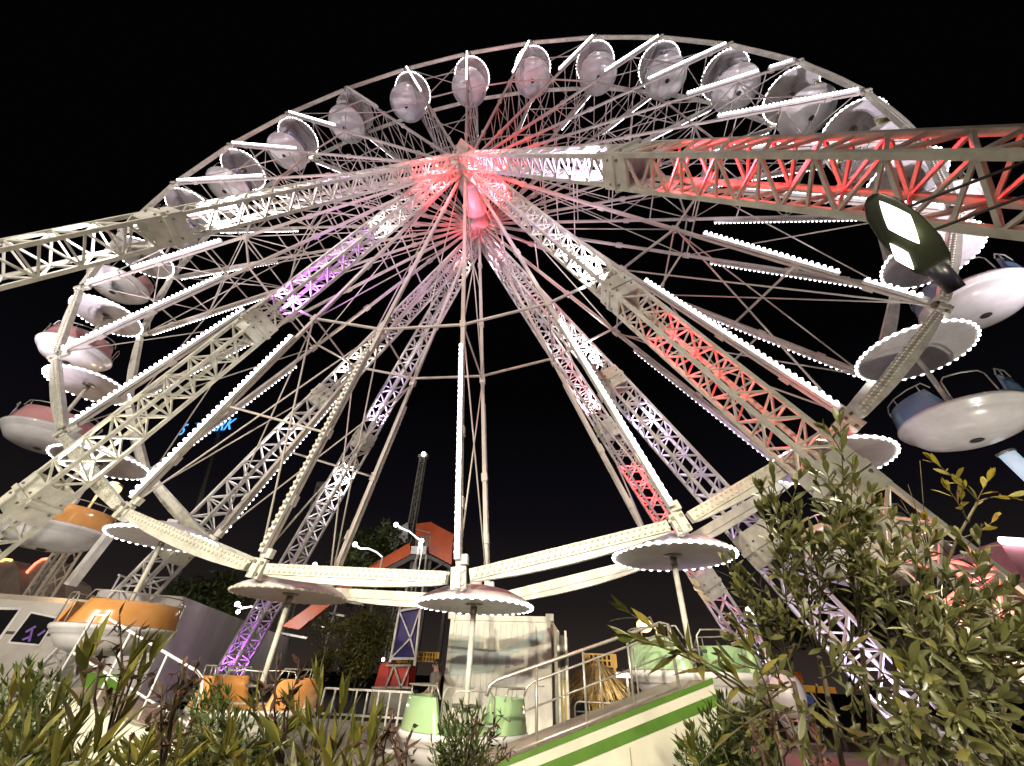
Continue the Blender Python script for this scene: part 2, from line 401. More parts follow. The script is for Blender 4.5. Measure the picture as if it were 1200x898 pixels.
point('hub_spill_fill', (0, -2.4, HUB-1.8), PNK, 80); point('hub_spill_fill', (0, W/2, HUB-.9), (.8, .6, 1), 8)  # fill points added at the hub in place of truss lamp spill
for sx, re, ou, s, dr, c, pw in TL:
    A, F = LEGS[(sx, re, ou)]; p = A+(F-A)*s
    spot('truss_spotlight', p, p+(F-A)*dr, c, pw*(6.5 if c is RED else 1.2 if s < .1 else 3.0), (64 if c is RED and s > .3 else 100) if s < .9 else 70, .7)
MAST_A = 74000; MAST_B = 15000; LOWP = 190; NEARP = 6800; FARP = 17000; UPP = 12000  # powers of the added out-of-frame fill lamps
# ------------------------------------------------------------------ floodlight on the right truss (lit in the photograph)
def luminaire():
    c = att(1062, 276, 2.85); d = (att(1120, 345, 2.75)-att(1015, 232, 2.95)).normalized(); K_ = .61
    n = (CAM+Vector((.6, .2, -.6))-c).normalized(); n = (n-d*n.dot(d)).normalized(); n = (n*.75+Vector((0, 0, -1))*.5); n = (n-d*n.dot(d)).normalized(); w = d.cross(n)
    root = thing('floodlight', c, 'dark twin lens floodlight glowing white, hung under the right truss', 'floodlight')
    h = MB(); sec = [(-.62, .04, .03), (-.56, .12, .07), (-.4, .20, .12), (-.1, .25, .15), (.2, .25, .15), (.42, .20, .13), (.52, .13, .11)]
    if w.dot(CR) > 0: w = -w
    sec = [(t*K_, a*K_*.82, b*K_) for t, a, b in sec]; vs = []; K = 18
    for t, a, b in sec:
        for j in range(K):
            th = 2*PI*j/K; x, y = math.cos(th), math.sin(th)
            y = y if y < 0 else y*.25
            vs.append(c+d*t+w*a*x+n*(b*y))
    h.add(vs, [(i*K+j, i*K+(j+1) % K, (i+1)*K+(j+1) % K, (i+1)*K+j) for i in range(len(sec)-1) for j in range(K)]+[tuple(range(K)), tuple((len(sec)-1)*K+j for j in reversed(range(K)))], True)
    h.build('housing', M['housing'], root)
    nk = MB(); nk.tube(c+d*.46*K_-n*.02, c+d*.80*K_-n*.02, .10*K_, .085*K_, 16); nk.build('neck', M['navy'], root)
    for t0, t1, wd, wo in ((-.50, .16, .105, -.03), (-.02, .38, .06, .15)):
        l = MB(); n_ = 20; pts = []
        for i in range(n_): 
            th = 2*PI*i/n_; sx = math.copysign(abs(math.cos(th))**1.8, math.cos(th)); sy = math.copysign(abs(math.sin(th))**1.8, math.sin(th))
            pts.append(c+(d*((t0+t1)/2+(t1-t0)/2*sx)+w*(wo+wd*sy)+n*.045)*K_)
        l.prism(pts, n*.02); l.build('lens', M['flood'], root)
    b = MB(); A, F = LEGS[(1, 0, 1)]; tr = A+(F-A)*.72+Vector((0, -.3, -.28))
    for o in (-.12, .12): b.path([c-n*.1+d*(o), c-n*.16+d*o+Vector((0, 0, .12)), tr+d*o], .012, 5)
    b.bar(c-n*.08-d*.25, c-n*.08+d*.25, .05, .04)
    b.build('bracket', M['dark'], root)
    point('floodlight_spill', c+n*.16-w*.05, (.95, 1, .45), 1.1, .04)
    return c+n*.12, n
M['flood'] = em('floodlight_lens', (1, 1, .86), 3)
lc, ln = luminaire()
spot('floodlight_beam', lc, lc+ln, (1, .95, .70), 480, 150, .5, .15)
# unseen fill masts added behind the camera to light the wheel
def mast(x, y, z, label):
    r = thing('added_fill_mast', (x, y, 0), label, 'added fill mast', 'added fill masts behind the viewer')
    m = MB(); m.tube((x, y, 0), (x, y, z), .12, .07, 12); m.build('pole', M['rail'], r)
    m = MB(); m.box((x-.5, y-.15, z), (x+.5, y+.12, z+.35)); m.build('lamp_head', M['housing'], r)
    m = MB(); m.box((x-.44, y+.123, z+.04), (x+.44, y+.14, z+.31)); m.build('lens', M['flood'], r)
mast(12, -75, 6, 'tall added fill light mast, unseen behind the viewer on the right')
mast(-7, -24, 7, 'shorter added fill light mast, unseen behind the viewer on the left')
spot('fill_mast_beam', (12, -74.6, 6.2), (0, 0, 25), (1, .86, .88), MAST_A, 32, .7, .4)
spot('fill_mast_beam', (-7, -23.6, 7.2), (-9, 6, 5), (1, .90, .78), MAST_B, 90, .8, .3)
# fill lamps added out of frame: street lamp posts, then low ground lights
r = thing('street_lamp', (-3, -13, 0), 'added street lamp post behind the viewer as fill for shrubs and ramps', 'street lamp')
m = MB(); m.path([(-3, -13, 0), (-3, -13, 6), (-2.8, -12.9, 6.5), (-1.2, -12.2, 6.8)], .08, 10); m.build('pole', M['rail'], r)
m = MB(); m.box((-1.5, -12.4, 6.68), (-.7, -12.0, 6.84)); m.build('lamp_head', M['housing'], r)
m = MB(); m.box((-1.4, -12.34, 6.66), (-.8, -12.06, 6.678)); m.build('lens', M['flood'], r)
spot('fill_lamp_beam', (-1.1, -12.2, 6.6), (-.5, 0, 1.2), (1, .90, .66), NEARP, 98, .9, .2)
r = thing('street_lamp', (6, -20, 0), 'taller added fill lamp post far behind the viewer on the right', 'street lamp')
m = MB(); m.path([(6, -20, 0), (6, -20, 6.6), (5.8, -19.8, 7.0), (5, -19.2, 7.2)], .08, 10); m.build('pole', M['rail'], r)
m = MB(); m.box((4.4, -19.4, 7.1), (5.2, -19.0, 7.26)); m.build('lamp_head', M['housing'], r)
m = MB(); m.box((4.5, -19.34, 7.08), (5.1, -19.06, 7.098)); m.build('lens', M['flood'], r)
spot('fill_lamp_beam', (4.8, -19.2, 7.0), (2.2, 1, -.6), (1, .89, .66), FARP, 42, .8, .2)
for x, tx, pw in ((-5.5, -11, LOWP*1.6), (1.5, 0, LOWP), (12, 12.4, LOWP*5.5)):  # added low fill lights for the lower wheel and tubs
    m = MB(); m.box((x-.2, -3.25, .0), (x+.2, -2.95, .3)); m.m = 1; m.box((x-.17, -3.22, .302), (x+.17, -2.98, .312))
    tag(m.build('added_ground_fill', [M['housing'], M['flood']]), {-5.5: 'added low fill light on the ground at the left ramp', 1.5: 'added low fill light on the ground below the bottom gondola', 12: 'added low fill light on the ground at the right ramp'}[x], 'floodlight', 'added ground fill lights before the platform')
    spot('ground_fill_beam', (x, -3.1, .4), (tx, .8, 9), (1, .92, .78), pw, 110 if x < 5 else 70, .8, .12)

for x, tx, lb in ((-16, -5, 'added upward fill light on the ground beyond the left end of the platform'), (18, 6.5, 'added upward fill light on the ground beyond the right end of the platform')):  # unseen uplights added to brighten the top gondolas
    m = MB(); m.box((x-.3, -3.3, .0), (x+.3, -2.9, .4)); m.m = 1; m.box((x-.26, -3.26, .402), (x+.26, -2.94, .412))
    tag(m.build('added_ground_fill', [M['housing'], M['flood']]), lb, 'floodlight')
    spot('ground_fill_beam', (x, -3.1, .5), (tx, 2, 33), (1, .88, .97), UPP, 38, .8, .3)
# ------------------------------------------------------------------ world, moon, camera
w_ = bpy.data.worlds.new('World'); S.world = w_; w_.use_nodes = True; nt = w_.node_tree
bg = nt.nodes['Background']; bg.inputs['Strength'].default_value = 1
tc = nt.nodes.new('ShaderNodeTexCoord'); sx = nt.nodes.new('ShaderNodeSeparateXYZ'); nt.links.new(tc.outputs['Generated'], sx.inputs[0])
rp = nt.nodes.new('ShaderNodeValToRGB'); e = rp.color_ramp.elements
e[0].position = 0; e[0].color = (.028, .021, .017, 1); e[1].position = .55; e[1].color = (.0007, .0006, .0009, 1)
x = e.new(.12); x.color = (.013, .010, .0095, 1); x = e.new(.3); x.color = (.0035, .003, .0045, 1)
nt.links.new(sx.outputs['Z'], rp.inputs['Fac'])
sky = nt.nodes.new('ShaderNodeTexSky'); sky.sky_type = 'NISHITA'; sky.sun_disc = False; sky.sun_elevation = math.radians(24); sky.sun_rotation = math.radians(160)
sc_ = nt.nodes.new('ShaderNodeVectorMath'); sc_.operation = 'SCALE'; sc_.inputs['Scale'].default_value = .000012
nt.links.new(sky.outputs[0], sc_.inputs[0])
ad = nt.nodes.new('ShaderNodeVectorMath'); ad.operation = 'ADD'; nt.links.new(sc_.outputs[0], ad.inputs[0]); nt.links.new(rp.outputs[0], ad.inputs[1]); nt.links.new(ad.outputs[0], bg.inputs['Color'])
cd = bpy.data.cameras.new('Camera'); cam = bpy.data.objects.new('Camera', cd); col.objects.link(cam)
mt = Matrix((CR, CU, -_f)).transposed().to_4x4(); mt.translation = CAM; cam.matrix_world = mt
cd.sensor_width = 36; cd.sensor_fit = 'HORIZONTAL'; cd.lens = 36*FPX/1200; cd.clip_start = .05; cd.clip_end = 2000
S.camera = cam
S.view_settings.view_transform = 'Standard'; S.view_settings.look = 'None'; S.view_settings.exposure = 0.15; S.view_settings.gamma = 1
S.render.engine = 'CYCLES'
cy = S.cycles; cy.max_bounces = 5; cy.diffuse_bounces = 2; cy.glossy_bounces = 2; cy.transmission_bounces = 2; cy.sample_clamp_indirect = 3; cy.sample_clamp_direct = 0
cy.caustics_reflective = False; cy.caustics_refractive = False
cy.use_denoising = True
try: cy.denoiser = 'OPENIMAGEDENOISE'; cy.denoising_prefilter = 'ACCURATE'
except Exception: pass
# ------------------------------------------------------------------ materials for the fairground
M['container'] = pm('container_paint', (.78, .77, .68), .5, 0, .12, 1.6)
M['faded'] = pm('faded_blue_print', (.58, .68, .63), .5, 0, .10, 2)
M['greyblue'] = pm('faded_grey_print', (.50, .54, .56), .5, 0, .15, 3)
M['ramp'] = pm('ramp_panel_white', (.60, .58, .48), .5, 0, .10, 1.4)
M['green'] = pm('ramp_green_stripe', (.075, .175, .018), .4, 0, .14, 3)
M['trailer'] = pm('trailer_side', (.76, .71, .68), .5, 0, .14, .8)
M['camper'] = pm('camper_body', (.56, .52, .45), .4, 0, .12, .8)
M['window'] = pm('dark_glass', (.01, .01, .012), .08, 0, .05)
M['purple'] = em('painted_purple_reflection', (.20, .05, .42), .5, .02)  # glowing colour for reflections painted on the camper glass
M['orange'] = pm('orange_fascia', (.55, .09, .02), .4, 0, .1, 1.2)
M['bark'] = pm('bark', (.09, .06, .04), .9, 0, .3, 9, .5)
M['thatch'] = pm('dry_thatch', (.50, .34, .14), .9, 0, .3, 12, .5)
M['yellow'] = pm('yellow_sheet', (.60, .42, .04), .45, 0, .12, 2)
M['fence'] = pm('orange_yellow_barrier', (.72, .40, .05), .45, 0, .1, 2)
M['redpaint'] = pm('red_ride_paint', (.45, .03, .02), .35, 0, .12, 2)
M['towerblue'] = pm('tower_blue_panel', (.035, .022, .17), .4, 0, .1)
M['hood'] = pm('hood_fabric', (.26, .20, .17), .8, 0, .15, 2)
M['cabinet'] = pm('grey_cabinet', (.25, .24, .20), .5, .1, .12, 2)
M['bluecloth'] = pm('blue_cloth', (.05, .12, .32), .7, 0, .12, 2)
M['lamp_w'] = em('white_lamp', (1, .97, .9), 9)
M['lamp_y'] = em('sodium_lamp', (1, .55, .2), 2.6)
M['neon_r'] = em('red_neon', (1, .12, .05), 4)
M['neon_y'] = em('yellow_neon', (1, .55, .12), 3)
M['sign_b'] = em('blue_led_sign', (.07, .42, 1), 1.5)
M['signback'] = pm('sign_back', (.01, .015, .06), .5)
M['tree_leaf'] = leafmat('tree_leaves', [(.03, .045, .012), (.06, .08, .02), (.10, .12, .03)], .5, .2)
M['tree_lit'] = leafmat('tree_leaves_lit_tone', [(.07, .08, .016), (.13, .14, .03), (.24, .22, .05)], .5, .25)  # lit copy of the tree leaves, lamplight put into the paler tones

M['frame_dark'] = pm('dull_frame_steel', (.10, .095, .085), .6, .2, .15, 2)
# ------------------------------------------------------------------ the ride's own platform
def xy(v, z): return Vector((v.x, v.y, z))
deckz = .24
# right ramp
a = at(560, 906, -1.25); b = at(835, 797, -.62)
rp_ = thing('entrance_ramp', (a.x, a.y, 0), 'white entrance ramp with green stripe rising to the right below the wheel', 'ramp')
def ramp(root, a, b, back, stripe=True):
    nrm = Vector(((b-a).y, -(b-a).x, 0)).normalized()
    if nrm.y > 0: nrm = -nrm
    m = MB(); pts = [xy(a, 0), xy(b, 0), b, a]; m.prism(pts, -nrm*.06); m.build('side_panel', M['ramp'], root)
    up = Vector((0, 0, 1))
    def band(z0, z1, mat, nm, pr):
        q = MB(); q.prism([a-up*z0+nrm*pr, b-up*z0+nrm*pr, b-up*z1+nrm*pr, a-up*z1+nrm*pr], nrm*-.02); q.build(nm, mat, root)
    if stripe: band(.14, .255, M['green'], 'stripe', .008); band(-.02, .035, M['green'], 'edge_trim', .012)
    m = MB(); w2 = -nrm*back; m.prism([a-up*.03, b-up*.03, b-up*.03+w2, a-up*.03+w2], up*.028)
    m.build('walkway', M['deck'], root)
    for i in range(1, 5): m = MB(); c = a+(b-a)*i/5; m.obox(xy(c, c.z/2)+nrm*.002-Vector((0, 0, .15)), ((b-a).normalized(), nrm, up), (.004, .004, c.z/2-.15)); m.build('panel_joint', M['bolt'], root)
    
    return nrm
nr = ramp(rp_, a, b, 1.3)
def railing(name, label, a, b, h, posts, mids=(.45,), mat=M['rail'], hook=True, tr=.021):
    r = thing(name, (a.x, a.y, 0), label, 'railing')
    m = MB(); up = Vector((0, 0, 1)); d = (b-a).normalized()
    m.path(([a+up*.0] if hook else [])+[a+up*(h-.12)-d*.02, a+up*(h-.03)+d*.03, a+up*h+d*.12, b+up*h-d*.12, b+up*(h-.04)-d*.02, b+up*.0], tr, 8); m.build('top_rail', mat, r)
    for z in mids: m = MB(); m.path([a+up*h*z, b+up*h*z], tr*.8, 8); m.build('mid_rail', mat, r)
    for i in range(posts): c = a+(b-a)*(i+1)/(posts+1); m = MB(); m.tube(c, c+up*h, tr*.75, n=8); m.build('post', mat, r)
    return r
rail_off = nr*-.10
a_, b_ = a+(b-a)*.02+rail_off, a+(b-a)*.86+rail_off
railing('ramp_railing', 'grey tube railing along the right white and green ramp', a_, b_, .78, 3, (.06,), M['rail'], False)
railing('ramp_railing', 'grey tube railing on the far side of the right ramp before the container', a_-nr*.0+Vector((.35, 1.0, .05)), b_+Vector((.1, 1.0, .0)), .72, 3, (.6,), M['rail'], False, .016)
# left ramp
a = at(215, 868, -1.9); b = at(60, 808, -2.6)
rl_ = thing('entrance_ramp', (a.x, a.y, 0), 'white ramp with green edge behind the oleander at the lower left', 'ramp')
nl = ramp(rl_, a, b, 1.3, False)
a_, b_ = a-nl*.1, b-nl*.1
p0, p1 = at(241, 793, -1.9), at(112, 716, -2.3)
railing('ramp_railing', 'bright tube railing sloping down to the right at the lower left', Vector((p0.x, p0.y, p0.z-.75)), Vector((p1.x, p1.y, p1.z-.75)), .75, 2, (.42,), M['tub'], True, .016)
gp = MB(); c = at(118, 802, -1.2); gp.box(c+Vector((-.3, 0, -.16)), c+Vector((.28, .05, .12))); tag(gp.build('green_panel', M['green'], None, c), 'bright green flat panel beside the left ramp railing', 'panel')
# low barrier rails behind the bottom gondolas
p0, p1 = at(380, 812, 3.6), at(484, 812, 3.6)
rb = thing('barrier', (p0.x, p0.y, deckz), 'low white tube barrier behind the orange gondola at the bottom', 'barrier')
m = MB()
for z in (1.0, .55): m.bar(xy(p0, deckz+z), xy(p1, deckz+z), .04)
for i in range(9): c = p0+(p1-p0)*i/8; m.bar(xy(c, deckz), xy(c, deckz+1.0), .035)
m.build('rail_panel', M['rail'], rb)
for i in (1, 4, 7): c = p0+(p1-p0)*i/8; m = MB(); m.box(xy(c, deckz)+Vector((-.12, -.2, 0)), xy(c, deckz)+Vector((.12, .2, .06))); m.build('foot', M['rail'], rb)

# ------------------------------------------------------------------ container behind the wheel
A_, B_ = at(514, 866, 6.1), at(647.5, 865, 6.1); zt = at(645, 723, 6.1).z; zb = .24
x0, x1 = A_.x, B_.x; y0 = 6.1
ct = thing('storage_container', ((x0+x1)/2, y0, zb), 'white storage container with faded blue print behind the lowest gondola', 'container')
m = MB(); m.box((x0, y0, zb), (x1, y0+5, zt))
m.build('body', M['container'], ct)
m = MB()
n = 16
for i in range(n):
    xa = x0+.1+(x1-x0-.3)*i/n; m.box((xa, y0-.022, zb+.2), (xa+(x1-x0-.3)/n*.5, y0-.002, zt-.2))
m.build('rib', M['container'], ct)
m = MB()
for xx in (x0+.05, x1-.05): m.box((xx-.06, y0-.05, zb), (xx+.06, y0+.07, zt))
for zz in (zb+.08, zt-.07): m.box((x0+.11, y0-.045, zz-.07), (x1-.11, y0-.003, zz+.07))
for xx in (x0+.02, x1-.02):
    for zz in (zb+.07, zt-.02): m.box((xx-.11, y0-.07, zz-.09), (xx+.11, y0+.15, zz+.09))
m.build('frame', M['container'], ct)
def decal(pts, mat, nm, off):
    m = MB(); m.prism([Vector((x0+(x1-x0)*u, y0-off, zb+(zt-zb)*v)) for u, v in pts], (0, .004, 0)); m.build(nm, mat, ct)
decal([(.04, .62), (.3, .60), (.62, .74), (.93, .88), (.93, .80), (.62, .66), (.45, .52), (.04, .47)], M['faded'], 'print_swoosh', .029)
decal([(.04, .62), (.04, .78), (.3, .82), (.3, .60)], M['faded'], 'print_swoosh', .0285)
for u in (.36, .46, .57): decal([(u, .55), (u+.045, .56), (u+.045, .68), (u, .67)], M['greyblue'], 'print_bar', .033)
decal([(.70, .555), (.93, .575), (.93, .565), (.70, .545)], M['greyblue'], 'print_line', .033)
m = MB(); m.lathe([(.035, 0), (.055, 0), (.055, .006), (.035, .006)], 16); c = Vector((x0+(x1-x0)*.66, y0-.028, zb+(zt-zb)*.60)); m.v = [(c.x+v[0]*.8, c.y-v[2], c.z+v[1]*1.4) for v in m.v]; m.build('print_ring', M['greyblue'], ct)
m = MB(); m.tube((x1-.42, y0-.06, zb+.25), (x1-.42, y0-.06, zt-.25), .018, n=8); m.tube((x1-.36, y0-.06, zb+1.2), (x1-.2, y0-.06, zb+1.2), .02, n=6); m.build('lock_bar', M['container'], ct)
# cabinet beside it
c0 = at(650, 742, 6.6); c1 = at(668, 864, 6.6)
cb = thing('electrical_cabinet', (c0.x, 6.6, deckz), 'tall narrow grey cabinet right beside the white container', 'cabinet')
m = MB(); m.box((c0.x+.08, 6.6, deckz), (c1.x, 7.6, c0.z-.05)); m.build('body', M['cabinet'], cb)
m = MB()
for xx in (c0.x+.1, c1.x-.02): m.box((xx-.03, 6.53, deckz), (xx+.03, 6.59, c0.z+.06))
m.build('frame', M['rail'], cb)
m = MB(); m.box((c0.x+.2, 6.585, c0.z-.75), (c1.x-.12, 6.598, c0.z-.3)); m.build('vent', M['dark'], cb)
m = MB(); m.box((c0.x+.16, 6.56, deckz+.1), (c0.x+.34, 6.598, c0.z-1.1)); m.build('cable_bundle', M['yellow'], cb)

# ------------------------------------------------------------------ camper, trailer, hooded ride at the left
p0, p1 = atz(-60, 690, 3.0), atz(112, 703, 3.0)
d = (xy(p1, 0)-xy(p0, 0)).normalized(); nb = Vector((-d.y, d.x, 0)); L = (p1-p0).length
if nb.y < 0: nb = -nb
cv = thing('camper_van', xy(p0, 0), 'beige camper van with two dark windows at the left edge', 'camper van')
m = MB(); up = Vector((0, 0, 1)); q = xy(p0, 0)
m.prism([q+up*.5, q+up*2.85, q+up*3.0+nb*.25, q+up*3.0+nb*2.2, q+up*.5+nb*2.3], d*L); m.build('body', M['camper'], cv)
def onface(px, py): # point on the camper's near face
    r = ray(px, py); nn = nb; t = (q-CAM).dot(nn)/r.dot(nn); return CAM+r*t
for pts, nm in (([(-45, 714), (22, 715), (-8, 757), (-50, 757)], 'window'), ([(37, 719), (65, 725), (46, 755), (12, 752)], 'window')):
    w3 = [onface(*p) - nb*.012 for p in pts]
    cc = sum(w3, Vector())/4
    m = MB(); m.prism([cc+(p-cc)*1.14 for p in w3], nb*.01); fr = m.build('window_frame', M['white'], cv)
    m = MB(); m.prism([p-nb*.004 for p in w3], nb*.003); m.build('pane', M['window'], fr)
m = MB()
for e0 in (((30, 740), (42, 733), (43, 735), (31, 742)), ((26, 749), (36, 745), (37, 747), (27, 751)), ((44, 744), (53, 738), (54, 740), (45, 746)), ((38, 736), (40, 735), (36, 752), (33, 752))): m.prism([onface(*p)-nb*.019 for p in e0], nb*.002)
m.build('painted_reflection_streaks', M['purple'], cv)  # purple window reflection drawn as glowing streaks over the pane
m = MB(); m.prism([q+up*2.05-nb*.01, q+up*2.12-nb*.01, q+up*2.12-nb*.01+d*L, q+up*2.05-nb*.01+d*L], nb*.008); m.build('trim_strip', M['dark'], cv)
for s in (.2, .8):
    m = MB(); w0 = q+d*L*s+up*.4; m.tube(w0+nb*.05, w0+nb*.3, .4, n=20); wh = m.build('wheel', M['dark'], cv)
    m = MB(); m.tube(w0+nb*.02, w0+nb*.06, .22, n=16); m.build('rim', M['rail'], wh)
p0, p1 = atz(118, 692, 3.4), atz(303, 747, 3.4)
d = (xy(p1, 0)-xy(p0, 0)).normalized(); nb = Vector((-d.y, d.x, 0)); L = (p1-p0).length
if nb.y < 0: nb = -nb
tr = thing('trailer', xy(p0, 0), 'long grey box trailer behind the orange gondolas at the left', 'trailer')
q = xy(p0, 0); m = MB(); m.prism([q+up*.55, q+up*3.4, q+up*3.4+nb*2.4, q+up*.55+nb*2.4], d*L); m.build('box_body', M['trailer'], tr)
m = MB(); m.prism([q+up*3.36-nb*.02, q+up*3.44-nb*.02, q+up*3.44-nb*.002, q+up*3.36-nb*.002], d*L); m.build('roof_rail', M['rail'], tr)
m = MB()
for i in range(1, 14): c = q+d*L*i/14; m.prism([c+up*.6-nb*.012, c+up*3.3-nb*.012, c+up*3.3-nb*.012+d*.03, c+up*.6-nb*.012+d*.03], nb*.01)
m.build('side_seam', M['trailer'], tr)
for s in (.12, .17, .8, .85):
    m = MB(); w0 = q+d*L*s+up*.45; m.tube(w0+nb*.1, w0+nb*.4, .45, n=18); wh = m.build('wheel', M['dark'], tr)
    m = MB(); m.tube(w0+nb*.06, w0+nb*.11, .24, n=14); m.build('rim', M['rail'], wh)
rr = thing('roof_rack', q+up*3.4, 'thin white roof rack on the near end of the grey trailer', 'roof rack')
m = MB(); 
for dx in (0, .9, 1.8): m.bar(q+up*3.44+d*(dx+.2)+nb*.2, q+up*3.9+d*(dx+.2)+nb*.2, .04)
m.bar(q+up*3.9+d*.1+nb*.2, q+up*3.9+d*2.1+nb*.2, .05); m.build('frame', M['tub'], rr)
# hooded ride with neon arcs
Y = 9.0
for i, (pts, np_, mat, lab) in enumerate((
  ([(-30, 700), (-14, 665), (6, 655), (16, 657), (22, 668), (24, 700)], [(3, 658), (8, 656), (15, 657)], 'neon_y', 'fabric ride hood at the left edge, its neon arc only partly in view'),
  ([(22, 700), (30, 676), (40, 662), (52, 655), (60, 656), (65, 670), (66, 704)], [(20, 690), (28, 681), (34, 670), (43, 661), (51, 656), (59, 655)], 'neon_r', 'fabric ride hood edged with a red neon arc above the camper van'),
  ([(52, 702), (58, 690), (68, 679), (76, 677), (84, 683), (88, 704)], [(53, 691), (59, 685), (66, 680), (77, 677)], 'neon_y', 'low fabric ride hood edged with a yellow neon arc above the camper van'))):
    yy = Y+.4*i; c = at(*pts[0], yy)
    hd = thing('ride_hood', (c.x, yy, 0), lab, 'ride hood', 'neon edged ride hoods')
    w3 = [at(*p, yy) for p in pts]; m = MB(); w3 = [xy(w3[0], 0)]+w3+[xy(w3[-1], 0)]; m.prism(w3, (0, .9, 0)); m.build('hood', M['hood'], hd)
    m = MB(); m.path([at(*p, yy)+Vector((0, -.06, 0)) for p in np_], .055, 6); m.build('neon_tube', M[mat], hd)

def lattice(mb, p, q, s0, s1, n, ch=.07, la=.035):
    d, a, b = mb.frame(q-p, (0, 1, 0))
    def c(i, j):
        t = i/n; s = (s0+(s1-s0)*t)/2; u = [(-1, -1), (1, -1), (1, 1), (-1, 1)][j]; return p+(q-p)*t+a*s*u[0]+b*s*u[1]
    for j in range(4):
        mb.bar(c(0, j), c(n, j), ch)
        for i in range(n):
            k = (j+1) % 4; mb.bar(c(i, j if i % 2 else k), c(i+1, k if i % 2 else j), la)
p = at(64, 690, 7.0); lm = MB(); lattice(lm, xy(p, 0)-Vector((.6, 0, 0)), at(84, 640, 7.0), .55, .55, 10)
tag(lm.build('lattice_mast', M['camper'], None, xy(p, 0)), 'short yellowish lattice mast beside the orange gondola at the far left', 'mast')

# ------------------------------------------------------------------ sign mast, tower ride, lamps
sp_ = at(243, 502, 34); sg = thing('sign_mast', (sp_.x, 34, 0), 'slim leaning mast topped by a blue illuminated ride sign', 'sign mast')
ft = at(230, 606, 34)
m = MB(); dn = (ft-at(257, 512, 34)).normalized(); top = at(257, 508, 34); m.tube(top, top+dn*(top.z/-dn.z), .26, .34, 10); m.build('mast', M['cabinet'], sg)
b0, b1 = at(218, 505, 34), at(267, 499, 34); ex = (b1-b0).normalized(); ez = Vector((0, 0, 1)); 
m = MB(); m.obox((b0+b1)/2, (ex, (0, 1, 0), ez), ((b1-b0).length/2, .15, 1.35)); m.build('sign_board', M['signback'], sg)
tx = bpy.data.curves.new('sign_lettering', 'FONT'); tx.body = 'SKY PARK'; tx.size = 1.9; tx.extrude = .03; tx.align_x = 'CENTER'; tx.align_y = 'CENTER'; tx.shear = .25
tt = bpy.data.objects.new('tmp', tx); col.objects.link(tt); bpy.context.view_layer.update(); me = bpy.data.meshes.new_from_object(tt); bpy.data.objects.remove(tt); to = bpy.data.objects.new('sign_lettering', me); col.objects.link(to); me.materials.clear(); me.materials.append(M['sign_b']); to.parent = sg
to.matrix_local = Matrix.Translation((b0+b1)/2+Vector((0, -.2, 0))-Vector((sp_.x, 34, 0))) @ Matrix((ex, ez*1.3, (0, -1, 0))).transposed().to_4x4()
# drop tower with lit head
t0 = at(484, 622, 30); t1 = at(496, 537, 30)
dt = thing('tower_ride_mast', (t0.x, 30, 0), 'tall dark lattice tower with a lit lamp on top behind the orange ride', 'tower mast')
m = MB(); lattice(m, xy(t0, 0), t1, .62, .5, 60, .12, .06); m.build('mast', M['cabinet'], dt)
m = MB(); m.box(t1+Vector((-.5, -.3, 0)), t1+Vector((.5, .3, .35))); m.build('head', M['cabinet'], dt)
m = MB(); m.ball(t1+Vector((.1, -.35, .3)), .24, 10, 6); m.build('lamp', M['lamp_w'], dt)
# second far tower behind the left truss
t0 = at(366, 640, 32); t1 = at(376, 572, 32)
dt = thing('tower_ride_mast', (t0.x, 32, 0), 'dim far lattice tower peeping out beside the pink lit truss', 'tower mast')
m = MB(); lattice(m, xy(t0, 0), t1, .7, .7, 50, .12, .06); m.build('mast', M['cabinet'], dt)
m = MB(); m.box(t1+Vector((-.5, -.3, 0)), t1+Vector((.5, .3, .6))); m.build('head', M['cabinet'], dt)

# orange ride: raised station with a sloping ramp
Y = 26
og = thing('raised_ride_station', (at(490, 680, Y).x, Y, 0), 'raised orange ride station with a sloping orange ramp beside a tower', 'ride station')
def slab(pts, dy, mat, nm, par=og, y=Y):
    m = MB(); m.prism([at(*p, y) for p in pts], (0, dy, 0)); return m.build(nm, mat, par)
slab([(505, 612), (531, 626), (529, 662), (503, 648)], 4.5, M['orange'], 'cabin_wall')
slab([(488, 614), (505, 611.5), (504, 648), (486, 640)], 3.5, M['orange'], 'gallery_wall', y=Y+.6)
slab([(411, 676), (480, 636), (481, 650), (425, 679)], .35, M['orange'], 'ramp_fascia')
slab([(330, 734), (411, 676), (425, 679), (350, 738)], .35, M['orange'], 'ramp_fascia')
slab([(425, 680), (481, 651), (503, 650), (528, 663), (528, 667), (503, 655), (482, 656), (434, 682)], 4.2, M['frame_dark'], 'floor_slab')
slab([(482, 640), (500, 640), (499, 650), (481, 649)], .3, M['white'], 'sign_box', y=Y-.3)
m = MB()
for px, py in ((484, 655), (527, 666), (505, 655)):
    t = at(px, py, Y+.5); m.bar(t, xy(t, 0), .25); t = at(px, py, Y+4); m.bar(t, xy(t, 0), .25)
m.bar(at(484, 684, Y), at(520, 660, Y), .15); m.bar(at(484, 660, Y), at(512, 690, Y), .15); m.bar(at(440, 680, Y), at(505, 686, Y), .15)
m.build('leg_frame', M['frame_dark'], og)
m = MB()
for i in range(9): c = at(489+i*1.9, 628, Y+.4); m.bar(c, c-Vector((0, 0, .9)), .06)
m.bar(at(487, 620, Y+.4), at(506, 625, Y+.4), .08); m.build('balustrade', M['rail'], og)
for i in range(6):
    m = MB(); px = 352+i*22; py = 745-i*13; c0 = at(px-28, py-4, Y+1); c1 = at(px+8, py+3, Y+1); m.bar(c0, c1, .14); m.build('ramp_support', M['rail'], og)
slab([(452, 628), (478, 612), (478, 634), (456, 646)], .2, M['tub'], 'canvas_screen', y=Y+3)
